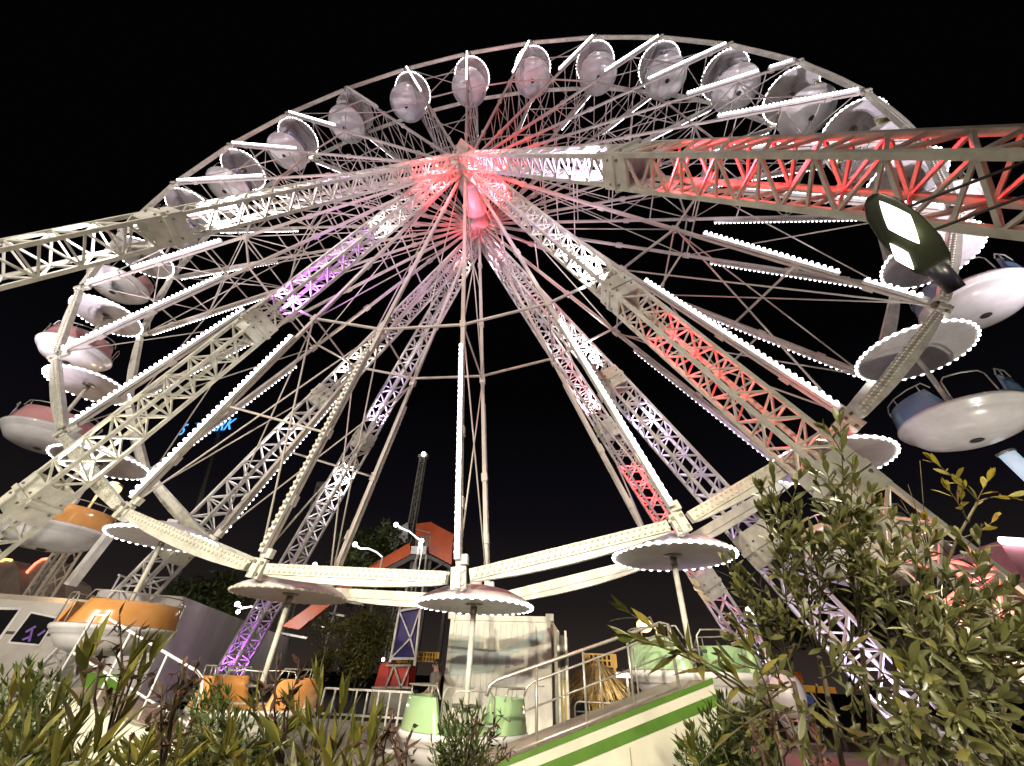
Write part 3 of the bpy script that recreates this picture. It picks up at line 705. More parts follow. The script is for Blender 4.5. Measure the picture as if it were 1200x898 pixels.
# globe lamps on curved arms
def globe_lamp(gx, gy, pts, label, y=22, two=False):
    c = at(gx, gy, y); e = at(*pts[-1], y); r = thing('globe_street_lamp', (e.x, y, 0), label, 'street lamp', 'globe lamps along the orange ramp')
    m = MB(); m.ball(c, .17, 12, 8); m.build('globe', M['lamp_w'], r)
    if two: m = MB(); m.ball(at(gx+1, gy+9, y), .14, 12, 8); m.build('globe', M['lamp_w'], r)
    m = MB(); m.path([c]+[at(*p, y) for p in pts], .06, 6); m.build('light_arm', M['lamp_arm'], r)
    m = MB(); m.tube(e, xy(e, 0), .06, .08, 8); m.build('pole', M['cabinet'], r)
    point('globe_light', c+Vector((.05, -.4, -.15)), (1, .93, .88), 1100 if two else 170, .15)
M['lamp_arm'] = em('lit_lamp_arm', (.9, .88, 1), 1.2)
globe_lamp(278, 708, [(284, 713), (294, 711), (306, 713)], 'twin globe lamp on a lit arm beside the purple truss foot', two=True)
globe_lamp(369, 662, [(376, 666), (388, 666), (396, 669), (403, 675)], 'single globe lamp on a lit arm just above the lit rim, left of the tree')
globe_lamp(416, 638, [(422, 643), (432, 643), (441, 647), (448, 653)], 'single globe lamp on a lit arm before the dark tree top')
globe_lamp(464, 615, [(470, 619), (480, 623), (488, 630), (492, 633)], 'single globe lamp on a lit arm beside the orange station')
globe_lamp(494, 634, [(494, 640), (494, 648)], 'bare bright globe lamp on the corner of the orange station')

# warm street lamps, lit
def sodium(px, py, y, label, p, arm):
    c = at(px, py, y); r = thing('street_lamp', (c.x+arm, y, 0), label, 'street lamp')
    m = MB(); m.ball(c, .28, 14, 10, (1.2, 1, 1)); m.build('lamp_globe', M['lamp_y'], r)
    m = MB(); m.ball(c+Vector((0, .05, .14)), .22, 12, 6, (1.5, 1, .5)); m.build('lamp_cap', M['cabinet'], r)
    m = MB(); m.path([c+Vector((0, .1, .15)), c+Vector((arm*.6, .1, .35)), (c.x+arm, y, c.z-.2), (c.x+arm, y, 0)], .05, 8); m.build('pole', M['cabinet'], r)
    point('street_lamp_light', c+Vector((0, -.35, -.1)), (1, .62, .28), p, .2)
sodium(131, 573, 5.5, 'warm glowing street lamp under the canopy at the lower left', 260, -.5)
sodium(755, 733, 14, 'warm glowing street lamp beside the green gondola on the right', 130, .5)
# slim white lamp post at the right
c = at(882, 722, 6); c1 = at(905, 786, 6)
lp = thing('slim_lamp_post', (c1.x, 6, 0), 'slim white lamp post with small bright head behind the right shrub', 'lamp post')
m = MB(); m.path([c, c1, (c1.x+.15, 6, 0)], .035, 8); m.build('pole', M['tub'], lp)
m = MB(); m.ball(c+Vector((-.05, 0, .08)), .10, 10, 6, (1, 1, 1.5)); m.build('lamp_head', M['lamp_w'], lp)
m = MB(); m.ball(c1+Vector((.15, -.2, -.45)), .38, 14, 10, (1, 1, 1.25)); tag(m.build('balloon', M['tub'], None, c1), 'pale round balloon at the foot of the slim lamp post', 'balloon')

# ------------------------------------------------------------------ blue tower foot, red car, barriers, person
Y = 13
bt = thing('blue_tower_base', (at(478, 770, Y).x, Y, 0), 'ride tower foot with blue panels in a pale steel frame', 'tower base')
fr_ = [(468, 716), (493, 712), (487, 772), (458, 772)]
slab([(469, 716), (490, 714), (484, 770), (461, 770)], .1, M['towerblue'], 'blue_panel', bt, Y+.2)
m = MB(); w3 = [at(*p, Y) for p in fr_]
for i in range(4): m.bar(w3[i], w3[(i+1) % 4], .09)
cc = at(481, 748, Y)
for p in w3: m.bar(p, cc, .06)
m.bar(w3[2], xy(w3[2], 0), .1); m.bar(w3[3], xy(w3[3], 0), .1)
for p, t in ((w3[0], at(490, 650, Y+1)), (w3[1], at(500, 650, Y+1))): m.bar(p, t, .09)
m.build('steel_frame', M['white'], bt)
def barrier(px0, px1, pyt, pyb, y, label, nm='plastic_barrier'):
    a, b = at(px0, pyt, y), at(px1, pyt, y); zb_ = at((px0+px1)/2, pyb, y).z; zt_ = (a.z+b.z)/2; L = b.x-a.x; n = max(4, int(L/.16))
    r = thing(nm, (a.x, y, 0), label, 'barrier', 'orange yellow slotted barriers')
    m = MB(); hh = zt_-zb_
    for z0, z1 in ((0, .12), (.44, .56), (.88, 1)): m.box((a.x, y, zb_+hh*z0), (b.x, y+.06, zb_+hh*z1))
    for i in range(n+1): x = a.x+(L-.07)*i/n; m.box((x, y+.004, zb_+hh*.12), (x+.07, y+.05, zb_+hh*.88))
    m.build('slotted_panel', M['fence'], r)
    for x in (a.x+.1, b.x-.1): m = MB(); m.box((x-.05, y+.062, 0), (x+.05, y+.14, zt_)); m.build('post', M['fence'], r)
barrier(486, 515, 764, 776, 16, 'orange yellow slotted barrier left of the white container')
barrier(466, 486, 767, 777, 17, 'dull slotted barrier behind the blue tower foot')
barrier(909, 938, 787, 800, 14, 'yellow slotted barrier glimpsed through the right shrub')
barrier(684, 722, 766, 782, 11, 'yellow gridded stall front above the thatch', 'stall_front')
Y = 12
rc = thing('red_ride_car', (at(445, 800, Y).x, Y, deckz), 'dark red ride car with a red seat left of the person', 'ride car')
slab([(438, 806), (446, 778), (456, 776), (454, 806)], .6, M['redpaint'], 'seat', rc, Y)
slab([(452, 806), (453, 780), (480, 780), (478, 806)], .8, M['redpaint'], 'body', rc, Y+.1)
m = MB()
for s, e in (((452, 780), (482, 780)), ((452, 806), (462, 780)), ((462, 780), (470, 806)), ((470, 806), (480, 781)), ((436, 806), (482, 806))): m.bar(at(*s, Y-.05), at(*e, Y-.05), .07)
m.build('frame', M['bolt'], rc)
m = MB(); m.box(xy(at(436, 806, Y), deckz), xy(at(482, 806, Y), at(458, 808, Y).z)+Vector((0, .9, 0))); m.build('base', M['cabinet'], rc)
m = MB(); m.ball(at(449, 773, Y), .07, 8, 6); m.build('lamp', M['lamp_w'], rc)

def person(loc, h, face, label, shirt, seated=False):
    root = thing('person', loc, label, 'person', None, face)
    k = h/1.75
    J = {'pel': (0, 0, .95), 'wst': (0, 0, 1.10), 'chs': (0, -.01, 1.32), 'nkb': (0, 0, 1.47), 'nk': (0, .01, 1.54), 'hd': (0, .02, 1.63), 'ht': (0, .015, 1.72)}
    E = [('pel', 'wst'), ('wst', 'chs'), ('chs', 'nkb'), ('nkb', 'nk'), ('nk', 'hd'), ('hd', 'ht')]
    Rr = {'pel': (.16, .12), 'wst': (.14, .105), 'chs': (.165, .12), 'nkb': (.09, .08), 'nk': (.055, .058), 'hd': (.078, .098), 'ht': (.06, .075)}
    for s, sg in (('l', -1), ('r', 1)):
        J.update({s+'sh': (.19*sg, 0, 1.42), s+'el': (.25*sg, .02, 1.14), s+'wr': (.22*sg, .20, .98), s+'hn': (.20*sg, .29, .97), s+'hp': (.09*sg, 0, .90), s+'kn': (.10*sg, .02, .50), s+'an': (.10*sg, -.02, .08), s+'to': (.11*sg, .14, .035)})
        if seated: J.update({s+'kn': (.12*sg, .42, .90), s+'an': (.12*sg, .44, .50), s+'to': (.12*sg, .58, .46)})
        Rr.update({s+'sh': (.065, .065), s+'el': (.043, .043), s+'wr': (.03, .03), s+'hn': (.038, .02), s+'hp': (.095, .1), s+'kn': (.06, .062), s+'an': (.042, .045), s+'to': (.04, .03)})
        E += [('chs', s+'sh'), (s+'sh', s+'el'), (s+'el', s+'wr'), (s+'wr', s+'hn'), ('pel', s+'hp'), (s+'hp', s+'kn'), (s+'kn', s+'an'), (s+'an', s+'to')]
        for i in range(5):
            n0 = s+'f%d' % i
            if i < 4:
                J[n0] = (.20*sg+(i-1.5)*.022, .36, .965-.01*abs(i-1.5)); J[n0+'t'] = (.20*sg+(i-1.5)*.023, .40, .94)
            else:
                J[n0] = (.20*sg-.05*sg, .31, .96); J[n0+'t'] = (.20*sg-.065*sg, .35, .95)
            Rr[n0] = (.009, .009); Rr[n0+'t'] = (.008, .008); E += [(s+'hn', n0), (n0, n0+'t')]
    names = list(J); ix = {n: i for i, n in enumerate(names)}
    me = bpy.data.meshes.new('body'); me.from_pydata([Vector(J[n])*k for n in names], [(ix[a], ix[b]) for a, b in E], []); me.update()
    bo = bpy.data.objects.new('body', me); col.objects.link(bo); bo.parent = root; bo['_o'] = tuple(loc)
    md = bo.modifiers.new('skin', 'SKIN'); 
    for i, n in enumerate(names): me.skin_vertices[0].data[i].radius = (Rr[n][0]*k, Rr[n][1]*k); me.skin_vertices[0].data[i].use_root = n == 'pel'
    sb = bo.modifiers.new('sub', 'SUBSURF'); sb.levels = 2; sb.render_levels = 2
    me.materials.append(M['skin'])
    def cloth(nm, prof_sel, mat, grow):
        m = MB()
        for a, b in prof_sel: 
            ra, rb_ = Rr[a], Rr[b]; m.path([Vector(J[a])*k+Vector(loc), (Vector(J[a])+Vector(J[b]))*k/2+Vector(loc), Vector(J[b])*k+Vector(loc)], [max(ra)*k*grow, (max(ra)+max(rb_))/2*k*grow, max(rb_)*k*grow], 12)
        m.build(nm, mat, root)
    m = MB(); o = Vector(loc)
    m.lathe([(0, 1.50*k), (.085*k, 1.485*k), (.19*k, 1.44*k), (.205*k, 1.36*k), (.19*k, 1.2*k), (.185*k, 1.0*k), (.19*k, .9*k), (.15*k, .9*k)], 18); m.v = [(v[0]+o.x, v[1]*.72+o.y, v[2]+o.z) for v in m.v]
    for s in 'lr': m.path([o+Vector(J[s+'sh'])*k, o+(Vector(J[s+'sh'])*.35+Vector(J[s+'el'])*.65)*k], [.085*k, .07*k], 12)
    m.build('shirt', shirt, root)
    cloth('trousers', [('lhp', 'lkn'), ('lkn', 'lan'), ('rhp', 'rkn'), ('rkn', 'ran')], M['denim'], 1.25)
    m = MB(); m.ball(o+Vector((0, 0, 1.675))*k, .105*k, 14, 8, (.93, 1.08, .95)); m.build('hair', M['hair'], root)
    m = MB()
    for sg in (-1, 1):
        m.ball(o+Vector((.033*sg, .118, 1.635))*k, .011*k, 6, 4); m.ball(o+Vector((.088*sg, .02, 1.625))*k, .03*k, 8, 5, (.4, .7, 1))
    m.ball(o+Vector((0, .128, 1.605))*k, .018*k, 8, 5, (.7, 1, 1.2)); m.ball(o+Vector((0, .115, 1.573))*k, .022*k, 8, 4, (1.1, .4, .3))
    m.build('face', M['skin'], root)
    return root
M['skin'] = pm('skin', (.38, .22, .15), .5, 0, .05); M['hair'] = pm('black_hair', (.012, .01, .009), .5, 0, .2, 30); M['denim'] = pm('dark_trousers', (.03, .035, .06), .8)
M['shirt'] = pm('grey_shirt', (.17, .15, .13), .85, 0, .1)
c = at(511, 790, 5.4); person((c.x, 5.4, deckz), 1.66, 2.2, 'person with short black hair in a grey shirt standing beside the container', M['shirt'])
c = P(1, R, W/2); person((c.x+.12, W/2+.62, c.z-2.35-.18), 1.2, 3.0, 'person seated in the green gondola beside its white pole', M['denim'], True)

# ------------------------------------------------------------------ thatch stall, fluorescent lamp, banners at the right
Y = 9.5
th = thing('thatched_stall', (at(700, 820, Y).x, Y, 0), 'brown palm thatch stall behind the right ramp railing', 'stall')
m = MB(); c = at(700, 782, Y)
for i in range(520):
    a = random.uniform(PI, 2*PI)*1.0; r0 = random.uniform(.1, .7); r1 = r0+random.uniform(.5, .95); z0 = c.z+.15-.5*r0+random.uniform(-.1, .1)
    p0 = Vector((c.x+r0*math.cos(a), Y+.6+r0*math.sin(a), z0)); p1 = Vector((c.x+r1*math.cos(a), Y+.6+r1*math.sin(a), z0-random.uniform(.4, .95)))
    s = Vector((-math.sin(a), math.cos(a), 0))*random.uniform(.012, .03); m.add([p0-s, p0+s, p1+s*.3, p1-s*.3], [(0, 1, 2, 3)])
m.build('thatch', M['thatch'], th)
m = MB()
for dx in (-.9, .9, 0): m.tube((c.x+dx, Y+.6, 0), (c.x+dx, Y+.6, c.z), .07, n=8)
m.build('post', M['bark'], th)
m = MB(); m.box((c.x-.25, Y+.5, .3), (c.x-.02, Y+.56, 1.3)); m.box((c.x+.08, Y+.5, .3), (c.x+.3, Y+.56, 1.35)); m.build('yellow_curtain', M['yellow'], th)
m = MB(); c = at(735, 792, 8); m.tube(c-Vector((.32, 0, 0)), c+Vector((.28, 0, 0)), .05, n=10); fl = thing('tube_light', c, 'short bright white tube light behind the right ramp railing', 'tube light'); m.build('tube', M['lamp_w'], fl); point('tube_glow', c+Vector((0, .35, -.1)), (1, .9, .7), 90, .2)
m = MB(); m.box(c+Vector((-.36, .03, .05)), c+Vector((.5, .1, .09))); m.build('bracket', M['cabinet'], fl)
m = MB(); m.tube((c.x, c.y+.12, 0), (c.x, c.y+.12, c.z+.08), .03, n=8); m.build('post', M['cabinet'], fl)
c = at(757, 824, 7.5); m = MB(); m.lathe([(0, -.3), (.16, -.28), (.24, -.1), (.25, .08), (.2, .2), (.17, .2), (.17, .1), (0, .1)], 20, (c.x, c.y, c.z)); pt = thing('terracotta_pot', (c.x, c.y, c.z-.3), 'round reddish brown pot behind the right railing', 'pot'); m.build('pot', M['thatch_red'] if 'thatch_red' in M else M['redpaint'], pt)
m = MB(); m.box((c.x-.3, c.y-.25, deckz), (c.x+.3, c.y+.25, c.z-.3)); tag(m.build('display_block', M['cabinet'], None, (c.x, c.y, deckz)), 'grey block carrying the reddish pot behind the railing', 'block')
p0, p1 = at(674, 822, 7.2), at(770, 820, 7.2)
railing('barrier_rail', 'low grey barrier rail in front of the thatched stall', xy(p0, deckz), xy(p1, deckz), p0.z-deckz, 5, (.75,))
# awning and blue cloth through the shrub
c = at(955, 808, 10); aw = thing('yellow_awning', (c.x, 10, 0), 'small yellow awning over blue cloth seen through the right shrub', 'awning')
m = MB(); a, b = at(934, 811, 10), at(981, 813, 10); m.prism([a, b, b+Vector((0, 0, .16)), a+Vector((0, 0, .2))], (0, 1.2, 0)); m.build('awning_cloth', M['yellow'], aw)
m = MB(); m.prism([at(932, 806, 10)-Vector((0, .05, 0)), at(955, 818, 10)-Vector((0, .05, 0)), at(944, 842, 10)-Vector((0, .05, 0))], (0, .03, 0)); m.build('blue_cloth', M['bluecloth'], aw)
m = MB()
for p in (a, b): m.tube(p+Vector((0, .6, 0)), xy(p, 0)+Vector((0, .6, 0)), .05, n=8)
m.build('post', M['rail'], aw)
# pink lit canopy and pale tube mast at the right edge
Y = 1.5
c = at(1215, 660, Y); pk = thing('pink_canopy', (c.x, Y, 0), 'pink lit ride canopy with a white neon edge at the right edge', 'canopy')
w3 = [at(1170, 634, Y), at(1260, 640, Y), at(1262, 720, Y), at(1204, 686, Y)]
M['pinkcloth'] = pm('pink_canopy_cloth', (.55, .22, .28), .6, 0, .12, 2)
m = MB(); m.prism(w3, (0, 1.5, 0)); m.build('canopy_cloth', M['pinkcloth'], pk)
m = MB(); m.path([w3[0]+Vector((0, -.05, 0)), w3[1]+Vector((0, -.05, 0))], .06, 8); m.build('neon_edge', M['bulb'], pk)
m = MB(); m.tube((w3[2].x-.3, Y+.8, 0), w3[2]+Vector((-.3, .8, 0)), .08, n=8); m.build('post', M['rail'], pk)
p0, p1 = at(1180, 532, 3), at(1216, 566, 3); tm = thing('tube_luminaire', (p1.x+.4, 3, 0), 'pale bluish tube luminaire sloping down at the right edge', 'luminaire')
M['bluetube'] = em('pale_blue_tube', (.55, .8, 1), .55)
m = MB(); m.tube(p0, p1, .16, n=12); m.build('tube', M['bluetube'], tm); m = MB(); m.tube(p0-(p1-p0).normalized()*.06, p0, .19, n=12); m.build('end_cap', M['rail'], tm)
m = MB(); m.path([p1, p1+Vector((.4, 0, -.5)), (p1.x+.4, 3, 0)], .07, 8); m.build('post', M['rail'], tm)

# ------------------------------------------------------------------ trees
def tree(px, pyt, pyb, y, wpx, label, mat, n=2600, ls=.22):
    top = at(px, pyt, y); lo = at(px, pyb, y); l_ = at(px-wpx/2, (pyt+pyb)/2, y); r_ = at(px+wpx/2, (pyt+pyb)/2, y)
    cx = (l_.x+r_.x)/2; rx = (r_.x-l_.x)/2; rz = (top.z-lo.z)/2; cz = (top.z+lo.z)/2
    r = thing('tree', (cx, y, 0), label, 'tree')
    m = MB(); m.path([(cx, y, 0), (cx+.1, y, lo.z*.6), (cx, y, cz)], [rx*.09, rx*.07, rx*.035], 8)
    cl = []
    for i in range(26):
        th = random.uniform(0, 2*PI); ph = math.acos(random.uniform(-.9, 1)); q = random.uniform(.35, .95)
        p = Vector((cx+rx*q*math.sin(ph)*math.cos(th), y+rx*q*math.sin(ph)*math.sin(th), cz+rz*q*math.cos(ph))); cl.append((p, random.uniform(.22, .42)*rx))
        if i < 12: m.path([(cx, y, cz-rz*.7), Vector((cx, y, cz-rz*.3)).lerp(p, .5), p], [rx*.03, rx*.018, .008], 5)
    m.build('trunk', M['bark'], r)
    m = MB()
    for i in range(n):
        c, rr_ = random.choice(cl); v = Vector((random.gauss(0, 1), random.gauss(0, 1), random.gauss(0, .8))); v = v.normalized()*rr_*random.uniform(.3, 1.05)
        p = c+v; a = Vector((random.gauss(0, 1), random.gauss(0, 1), random.gauss(0, 1))).normalized(); b = a.cross(Vector((random.gauss(0, 1), random.gauss(0, 1), random.gauss(0, 1)))).normalized(); s = ls*random.uniform(.6, 1.2)
        m.add([p-a*s, p-b*s*.35, p+a*s, p+b*s*.35], [(0, 1, 2, 3)])
    m.build('crown', mat, r)
tree(437, 612, 712, 29, 110, 'dark rounded tree standing behind the orange ramp', M['tree_leaf'], 4200, .28)
tree(248, 668, 738, 30, 90, 'dark tree behind the grey trailer at the left', M['tree_leaf'], 3200, .28)
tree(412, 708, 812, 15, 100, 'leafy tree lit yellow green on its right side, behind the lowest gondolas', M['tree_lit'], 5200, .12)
tree(985, 668, 780, 24, 150, 'dark tree far behind the shrub at the right', M['tree_leaf'], 3000, .28)
# ------------------------------------------------------------------ shrubs in the foreground
M['stem'] = pm('green_brown_stem', (.09, .075, .035), .7, 0, .2, 20)
M['drystem'] = pm('dry_dark_stem', (.045, .022, .014), .8, 0, .3, 25)
M['olive'] = leafmat('olive_shrub_leaves', [(.06, .068, .02), (.105, .11, .035), (.155, .155, .055), (.13, .14, .06), (.23, .21, .06)], .4, .22)
M['oleander'] = leafmat('oleander_leaves', [(.05, .058, .012), (.10, .105, .02), (.17, .16, .03), (.26, .22, .04)], .4, .2)
M['yleaf'] = leafmat('yellowing_leaves', [(.30, .24, .03), (.22, .20, .03), (.36, .27, .04)], .45, .3)
M['fresh'] = leafmat('fresh_green_leaves', [(.045, .07, .015), (.08, .12, .025), (.14, .18, .05)], .4, .25)
M['drybud'] = leafmat('dry_brown_pods', [(.03, .012, .008), (.06, .025, .015), (.10, .045, .02)], .7, .05)
PROF = [(.10, .62, 1.0, .82, .40, 0.0)]
LANCE = (.10, .62, 1.0, .82, .40, 0.0); OBLONG = (.10, .50, .86, 1.0, .82, .15)
def leaf(mb, p, d, nrm, L, wd, curl=.25, fold=.35, prof=None):
    d = d.normalized(); s = d.cross(nrm)
    if s.length < 1e-4: s = d.cross(Vector((.3, .5, .8)))
    s.normalize(); n = s.cross(d); prof = prof or PROF[0]; vs = []
    K = len(prof)
    for i, w in enumerate(prof):
        t = i/(K-1); c = p+d*L*t-n*curl*L*t*t
        vs += [c-s*wd*w*.5+n*fold*wd*w*.5, c, c+s*wd*w*.5+n*fold*wd*w*.5]
    fs = []
    for i in range(K-1): a = i*3; fs += [(a, a+1, a+4, a+3), (a+1, a+2, a+5, a+4)]
    mb.add(vs, fs, True)
def bez(a, b, c, t): return a*(1-t)**2+b*2*t*(1-t)+c*t*t
def rv(): return Vector((random.gauss(0, 1), random.gauss(0, 1), random.gauss(0, 1))).normalized()
def shoot(st, lf, p0, p1, bend, r, start, gap, L, wd, spread, lmats=0, droop=.25):
    mid = (p0+p1)/2+bend; n = 12; pts = [bez(p0, mid, p1, i/n) for i in range(n+1)]
    st.path(pts, [r*(1-.75*i/n) for i in range(n+1)], 5)
    ln = sum((pts[i+1]-pts[i]).length for i in range(n)); N = max(2, int(ln*(1-start)/gap)); ph = random.uniform(0, 6)
    for i in range(N):
        t = start+(1-start)*(i+.5)/N; p = bez(p0, mid, p1, t); d = (bez(p0, mid, p1, min(1, t+.02))-bez(p0, mid, p1, t-.02)).normalized()
        a = d.cross(Vector((.2, .3, .9))).normalized(); b = d.cross(a); ph += 2.4
        o = a*math.cos(ph)+b*math.sin(ph); sp = math.radians(random.uniform(spread*.65, spread*1.25))*(1-.5*max(0, (t-.7)/.3))
        dd = d*math.cos(sp)+o*math.sin(sp); leaf(lf, p, dd, o*-1+rv()*.35+Vector((0, 0, .3)), L*random.uniform(.65, 1.15), wd*random.uniform(.8, 1.15), random.uniform(-.05, droop), random.uniform(.15, .5))
    dd = (pts[-1]-pts[-2]).normalized()
    for i in range(3): leaf(lf, pts[-1], dd+rv()*.3, rv(), L*.75, wd*.8, .05, .3)
def shrub(name, loc, label, spec, lmat, smat=None):
    r = thing(name, loc, label, 'shrub'); st, lf = MB(), MB()
    spec(st, lf); st.build('stems', smat or M['stem'], r); lf.build('foliage', lmat, r); return r
# --- right: olive leaved shrub
PROF[0] = OBLONG
RB = att(1010, 1120, 2.2); RB.z = 0
def right_main(st, lf):
    tips = [(985, 497, 1.95), (1000, 548, 2.0), (966, 545, 2.05), (905, 560, 2.0), (893, 600, 1.9), (935, 600, 1.95), (1030, 600, 2.0), (1058, 630, 1.9), (915, 650, 1.8), (960, 640, 1.9), (1005, 640, 1.85), (870, 690, 1.8), (1080, 680, 1.8), (1040, 690, 1.7)]
    hubs = [att(960, 770, 1.9), att(1010, 760, 1.95), att(930, 800, 1.8), att(1050, 790, 1.8)]
    for h in hubs: st.path([RB, RB.lerp(h, .5)+rv()*.04, h], [.018, .014, .010], 6)
    for px, py, t in tips:
        p1 = att(px, py, t); h = min(hubs, key=lambda q: (q-p1).length); p0 = h.lerp(p1, .06)
        shoot(st, lf, p0, p1, rv()*.05, .006, .25, .030, .095, .027, 48)
        for k in range(5):
            q = p0.lerp(p1, random.uniform(.3, .85)); e = q+((p1-p0).normalized()*.16+rv()*.13+Vector((0, 0, .03))); shoot(st, lf, q, e, rv()*.02, .0035, .1, .024, .085, .025, 48)
    for i in range(48):
        p1 = att(random.uniform(850, 1215), random.uniform(700, 900), random.uniform(1.5, 2.1)); h = min(hubs, key=lambda q: (q-p1).length)
        shoot(st, lf, h.lerp(p1, .35)+rv()*.05, p1, rv()*.06, .005, .15, .028, .092, .024, 48)
shrub('olive_shrub', RB, 'large olive green shrub in the right foreground with tips against the wheel', right_main, M['olive'])
RB2 = att(1150, 1150, 1.9); RB2.z = 0
def right_second(st, lf):
    hubs = [att(1110, 780, 1.75), att(1170, 800, 1.7), att(1080, 830, 1.6)]
    for h in hubs: st.path([RB2, RB2.lerp(h, .5)+rv()*.04, h], [.016, .013, .009], 6)
    for px, py, t in [(1075, 705, 1.6), (1120, 690, 1.75), (1150, 665, 1.8), (1185, 690, 1.8), (1100, 730, 1.5), (1210, 720, 1.7), (1140, 740, 1.5), (1195, 760, 1.5)]:
        p1 = att(px, py, t); h = min(hubs, key=lambda q: (q-p1).length)
        shoot(st, lf, h, p1, rv()*.05, .006, .2, .028, .10, .028, 48)
        for k in range(4):
            q = h.lerp(p1, random.uniform(.3, .8)); e = q+((p1-h).normalized()*.12+rv()*.12); shoot(st, lf, q, e, rv()*.02, .0035, .1, .024, .09, .026, 48)
    for i in range(30):
        p1 = att(random.uniform(1020, 1240), random.uniform(760, 930), random.uniform(1.25, 1.7)); h = min(hubs, key=lambda q: (q-p1).length)
        shoot(st, lf, h.lerp(p1, .4)+rv()*.05, p1, rv()*.05, .005, .15, .028, .092, .025, 48)
shrub('olive_shrub', RB2, 'olive green shrub in the lower right corner, nearest the right edge', right_second, M['olive'])
# yellowing sprig standing out of it
SB = att(1120, 1100, 2.1); SB.z = 0
def sprig(st, lf):
    j = att(1100, 690, 2.0); f = att(1146, 588, 2.0); st.path([SB, j.lerp(SB, .3), j, att(1122, 630, 2.0), f], [.012, .009, .007, .006, .005], 6)
    for e, ys in (((1092, 540), 1), ((1110, 572), 0), ((1185, 582), 1), ((1160, 560), 0), ((1128, 575), 0)):
        p1 = att(*e, 2.0); shoot(st, lf, f if ys else f.lerp(j, .25), p1, rv()*.03, .004, .3, .03, .075, .026, 40)
    shoot(st, lf, att(1122, 632, 2.0), att(1165, 610, 1.98), rv()*.02, .003, .5, .03, .07, .028, 45)
    shoot(st, lf, att(1108, 660, 2.0), att(1140, 652, 2.0), rv()*.02, .003, .5, .03, .07, .028, 45)
    shoot(st, lf, att(1112, 650, 2.0), att(1085, 610, 2.0), rv()*.02, .003, .3, .03, .07, .026, 45)
shrub('yellowing_sprig', SB, 'yellow green sprig rising above the right shrub against the dark sky', sprig, M['yleaf'])
BB = att(1080, 1100, 2.2); BB.z = 0
def bare(st, lf):
    j = att(1090, 655, 2.1); st.path([BB, j.lerp(BB, .4), j], [.01, .008, .005], 5)
    for e in ((1078, 540), (1064, 568), (1055, 585)): p = att(*e, 2.1); st.path([j, j.lerp(p, .5)+rv()*.015, p], [.004, .003, .0015], 4)
    leaf(lf, j, Vector((0, 0, 1)), rv(), .06, .02)
shrub('bare_twig', BB, 'thin bare branching twig rising left of the yellowing sprig', bare, M['drybud'], M['stem'])
PROF[0] = LANCE
# long leaved branch reaching left from the right shrub
LB = att(930, 1120, 1.5); LB.z = 0
def leftreach(st, lf):
    j = att(905, 830, 1.45); st.path([LB, LB.lerp(j, .6)+rv()*.02, j], [.012, .009, .007], 6)
    shoot(st, lf, j, att(742, 748, 1.3), Vector((0, 0, .05)), .006, .2, .055, .13, .026, 42)
    shoot(st, lf, j.lerp(att(742, 748, 1.3), .3), att(740, 720, 1.3), Vector((0, 0, .02)), .004, .35, .06, .13, .026, 40)
    shoot(st, lf, j, att(800, 765, 1.35), Vector((0, 0, .04)), .005, .3, .05, .12, .026, 45)
    shoot(st, lf, j, att(812, 905, 1.3), rv()*.03, .005, .3, .05, .12, .026, 50)
    shoot(st, lf, j, att(860, 790, 1.4), rv()*.03, .005, .3, .05, .12, .028, 50)
    shoot(st, lf, j, att(880, 760, 1.4), rv()*.03, .005, .3, .05, .12, .028, 50)
    shoot(st, lf, att(850, 960, 1.3), att(812, 880, 1.3), rv()*.01, .004, .5, .03, .09, .022, 55)
shrub('oleander_branch', LB, 'long leaved dark branch reaching left across the green gondola on the right', leftreach, M['oleander'])
# small fresh green shrubs
def bushy(px0, px1, pyt, pyb, t, L, wd, n):
    def f(st, lf):
        b = att((px0+px1)/2, pyb+60, t); g0 = b.copy(); g0.z = 0; st.path([g0, b], [.015, .01], 6)
        for i in range(n):
            u = random.uniform(-1, 1); h = random.uniform(.15, 1)*(1-.45*u*u); p1 = att((px0+px1)/2+u*(px1-px0)/2, pyb+20-(pyb+20-pyt)*h, t+random.uniform(-.12, .12))
            shoot(st, lf, b.lerp(p1, random.uniform(.2, .5)), p1, rv()*.05, .003, .15, .022, L, wd, 45)
    return f
c = att(545, 1000, 2.6); c.z = 0
shrub('small_shrub', c, 'small fresh green shrub in front of the lowest green gondola', bushy(505, 585, 815, 905, 2.6, .08, .014, 64), M['fresh'])
c = att(865, 1000, 2.3); c.z = 0
shrub('small_shrub', c, 'small bright green shrub at the bottom before the white ramp', bushy(798, 912, 815, 910, 2.2, .08, .017, 95), M['fresh'])
c = att(255, 1000, 2.2); c.z = 0
shrub('small_shrub', c, 'green leafy shrub behind the dry stalks, before the leftmost orange gondola panels', bushy(170, 330, 800, 905, 2.2, .085, .015, 80), M['fresh'])
c = att(35, 1000, 2.1); c.z = 0
shrub('small_shrub', c, 'green leafy shrub at the far lower left under the camper van windows', bushy(-40, 105, 780, 900, 2.1, .085, .015, 75), M['fresh'])
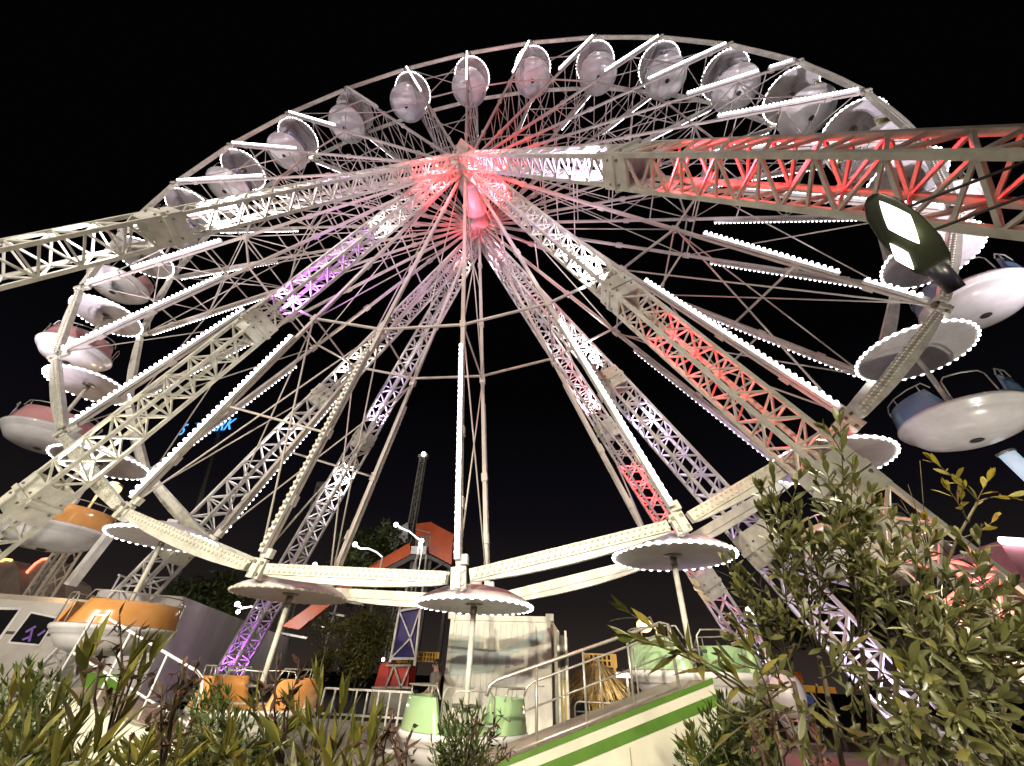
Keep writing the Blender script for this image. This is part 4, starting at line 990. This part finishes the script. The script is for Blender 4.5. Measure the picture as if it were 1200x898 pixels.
# --- left: oleander with dark dried flower stalks
OB = att(60, 1080, 1.35); OB.z = 0
def ole(st, lf):
    S_ = [((70, 880), (100, 745), 1.2, .15, .03), ((60, 890), (150, 745), 1.15, .15, .022), ((100, 900), (175, 742), 1.25, .14, .02), ((20, 900), (30, 790), 1.3, .13, .02), ((-10, 880), (60, 800), 1.2, .13, .022), ((40, 920), (110, 850), 1.0, .15, .022), ((120, 930), (200, 800), 1.2, .13, .02), ((-20, 860), (20, 770), 1.4, .12, .02), ((10, 930), (70, 850), 1.0, .14, .022), ((160, 930), (215, 850), 1.1, .13, .02), ((-20, 900), (50, 870), 1.0, .14, .024), ((180, 940), (260, 850), 1.2, .13, .02), ((90, 930), (160, 860), 1.05, .14, .022)]
    S_ += [((random.uniform(-30, 260), 930), (random.uniform(-10, 300), random.uniform(835, 890)), random.uniform(1.15, 1.7), .12, .02) for _ in range(26)]
    for a, b, t, L, wd in S_:
        p0, p1 = att(a[0], a[1]+45, t), att(b[0], b[1]+34, t+.05); st.path([OB, OB.lerp(p0, .7), p0], [.009, .007, .005], 5); shoot(st, lf, p0, p1, rv()*.03, .005, .1, .030, L, wd, 26, droop=.15)
shrub('oleander', OB, 'dark oleander with long narrow leaves filling the lower left corner', ole, M['oleander'])
OC = att(380, 1080, 1.5); OC.z = 0
def ole2(st, lf):
    S_ = [((370, 905), (345, 800), 1.3, .13, .02), ((375, 905), (400, 790), 1.3, .13, .022), ((360, 900), (372, 770), 1.35, .13, .02), ((420, 910), (440, 810), 1.4, .12, .02), ((330, 910), (300, 800), 1.3, .13, .02), ((400, 920), (432, 840), 1.2, .13, .022), ((300, 920), (270, 830), 1.3, .12, .02), ((345, 920), (330, 840), 1.1, .13, .022), ((395, 905), (365, 820), 1.2, .13, .024)]
    S_ += [((random.uniform(250, 440), 930), (random.uniform(240, 450), random.uniform(820, 890)), random.uniform(1.1, 1.6), .11, .019) for _ in range(16)]
    for a, b, t, L, wd in S_:
        p0, p1 = att(a[0], a[1]+45, t), att(b[0], b[1]+34, t+.05); st.path([OC, OC.lerp(p0, .7), p0], [.009, .007, .005], 5); shoot(st, lf, p0, p1, rv()*.03, .005, .1, .030, L, wd, 26, droop=.15)
shrub('oleander', OC, 'oleander shoots with yellowish leaves right of the corner, before the orange gondola', ole2, M['oleander'])
def pods(px, py, t, root, label):
    g0 = att(*root, t); g0.z = 0
    def f(st, lf):
        base = att(root[0], root[1], t); st.path([g0, base], [.006, .005], 5)
        for x, y in zip(px, py):
            p = att(x, y, t+random.uniform(-.05, .05)); mid = base.lerp(p, .6)+rv()*.025; st.path([base, mid, p], [.0045, .0035, .002], 5)
            for k in range(9):
                q = mid.lerp(p, random.uniform(.2, 1)); leaf(lf, q, rv()+Vector((0, 0, .3)), rv(), random.uniform(.03, .06), .012, .2, .4)
                if k < 4: e = q+rv()*.05; st.path([q, e], [.002, .001], 4); leaf(lf, e, rv(), rv(), .03, .014, .2, .5)
    shrub('dry_stalk', g0, label, f, M['drybud'], M['drystem'])
pods([140, 165, 118, 152], [722, 736, 770, 790], 1.25, (120, 890), 'dry brown seed stalk over the orange gondola, leftmost of the stalks')
pods([236, 215, 190, 180, 205], [770, 775, 800, 835, 860], 1.2, (190, 905), 'dark dry seed stalk with pods at the lower left before the railing')
pods([325, 300, 352, 340], [770, 790, 785, 815], 1.35, (330, 905), 'dry brown flower stalk before the orange gondola left of the lowest one')
pods([455, 478, 440, 470], [850, 868, 862, 885], 1.3, (452, 930), 'low dry brown stalk at the bottom left of the lowest green gondola')
pods([590, 578, 600, 560], [838, 862, 880, 842], 1.9, (545, 905), 'thin dark stalk with pods crossing the small green shrub')
pods([880, 930, 905, 960], [860, 870, 830, 880], 1.35, (925, 935), 'dark twiggy stalk at the bottom right beside the bright green shrub')
yl = MB(); c = att(1058, 790, 1.45); leaf(yl, c, CU*1.0-CR*.45, -_f, .085, .028, .05, .2); tag(yl.build('yellow_leaf', M['yleaf'], None, c), 'single large bright yellow leaf among the green leaves at right', 'leaf')
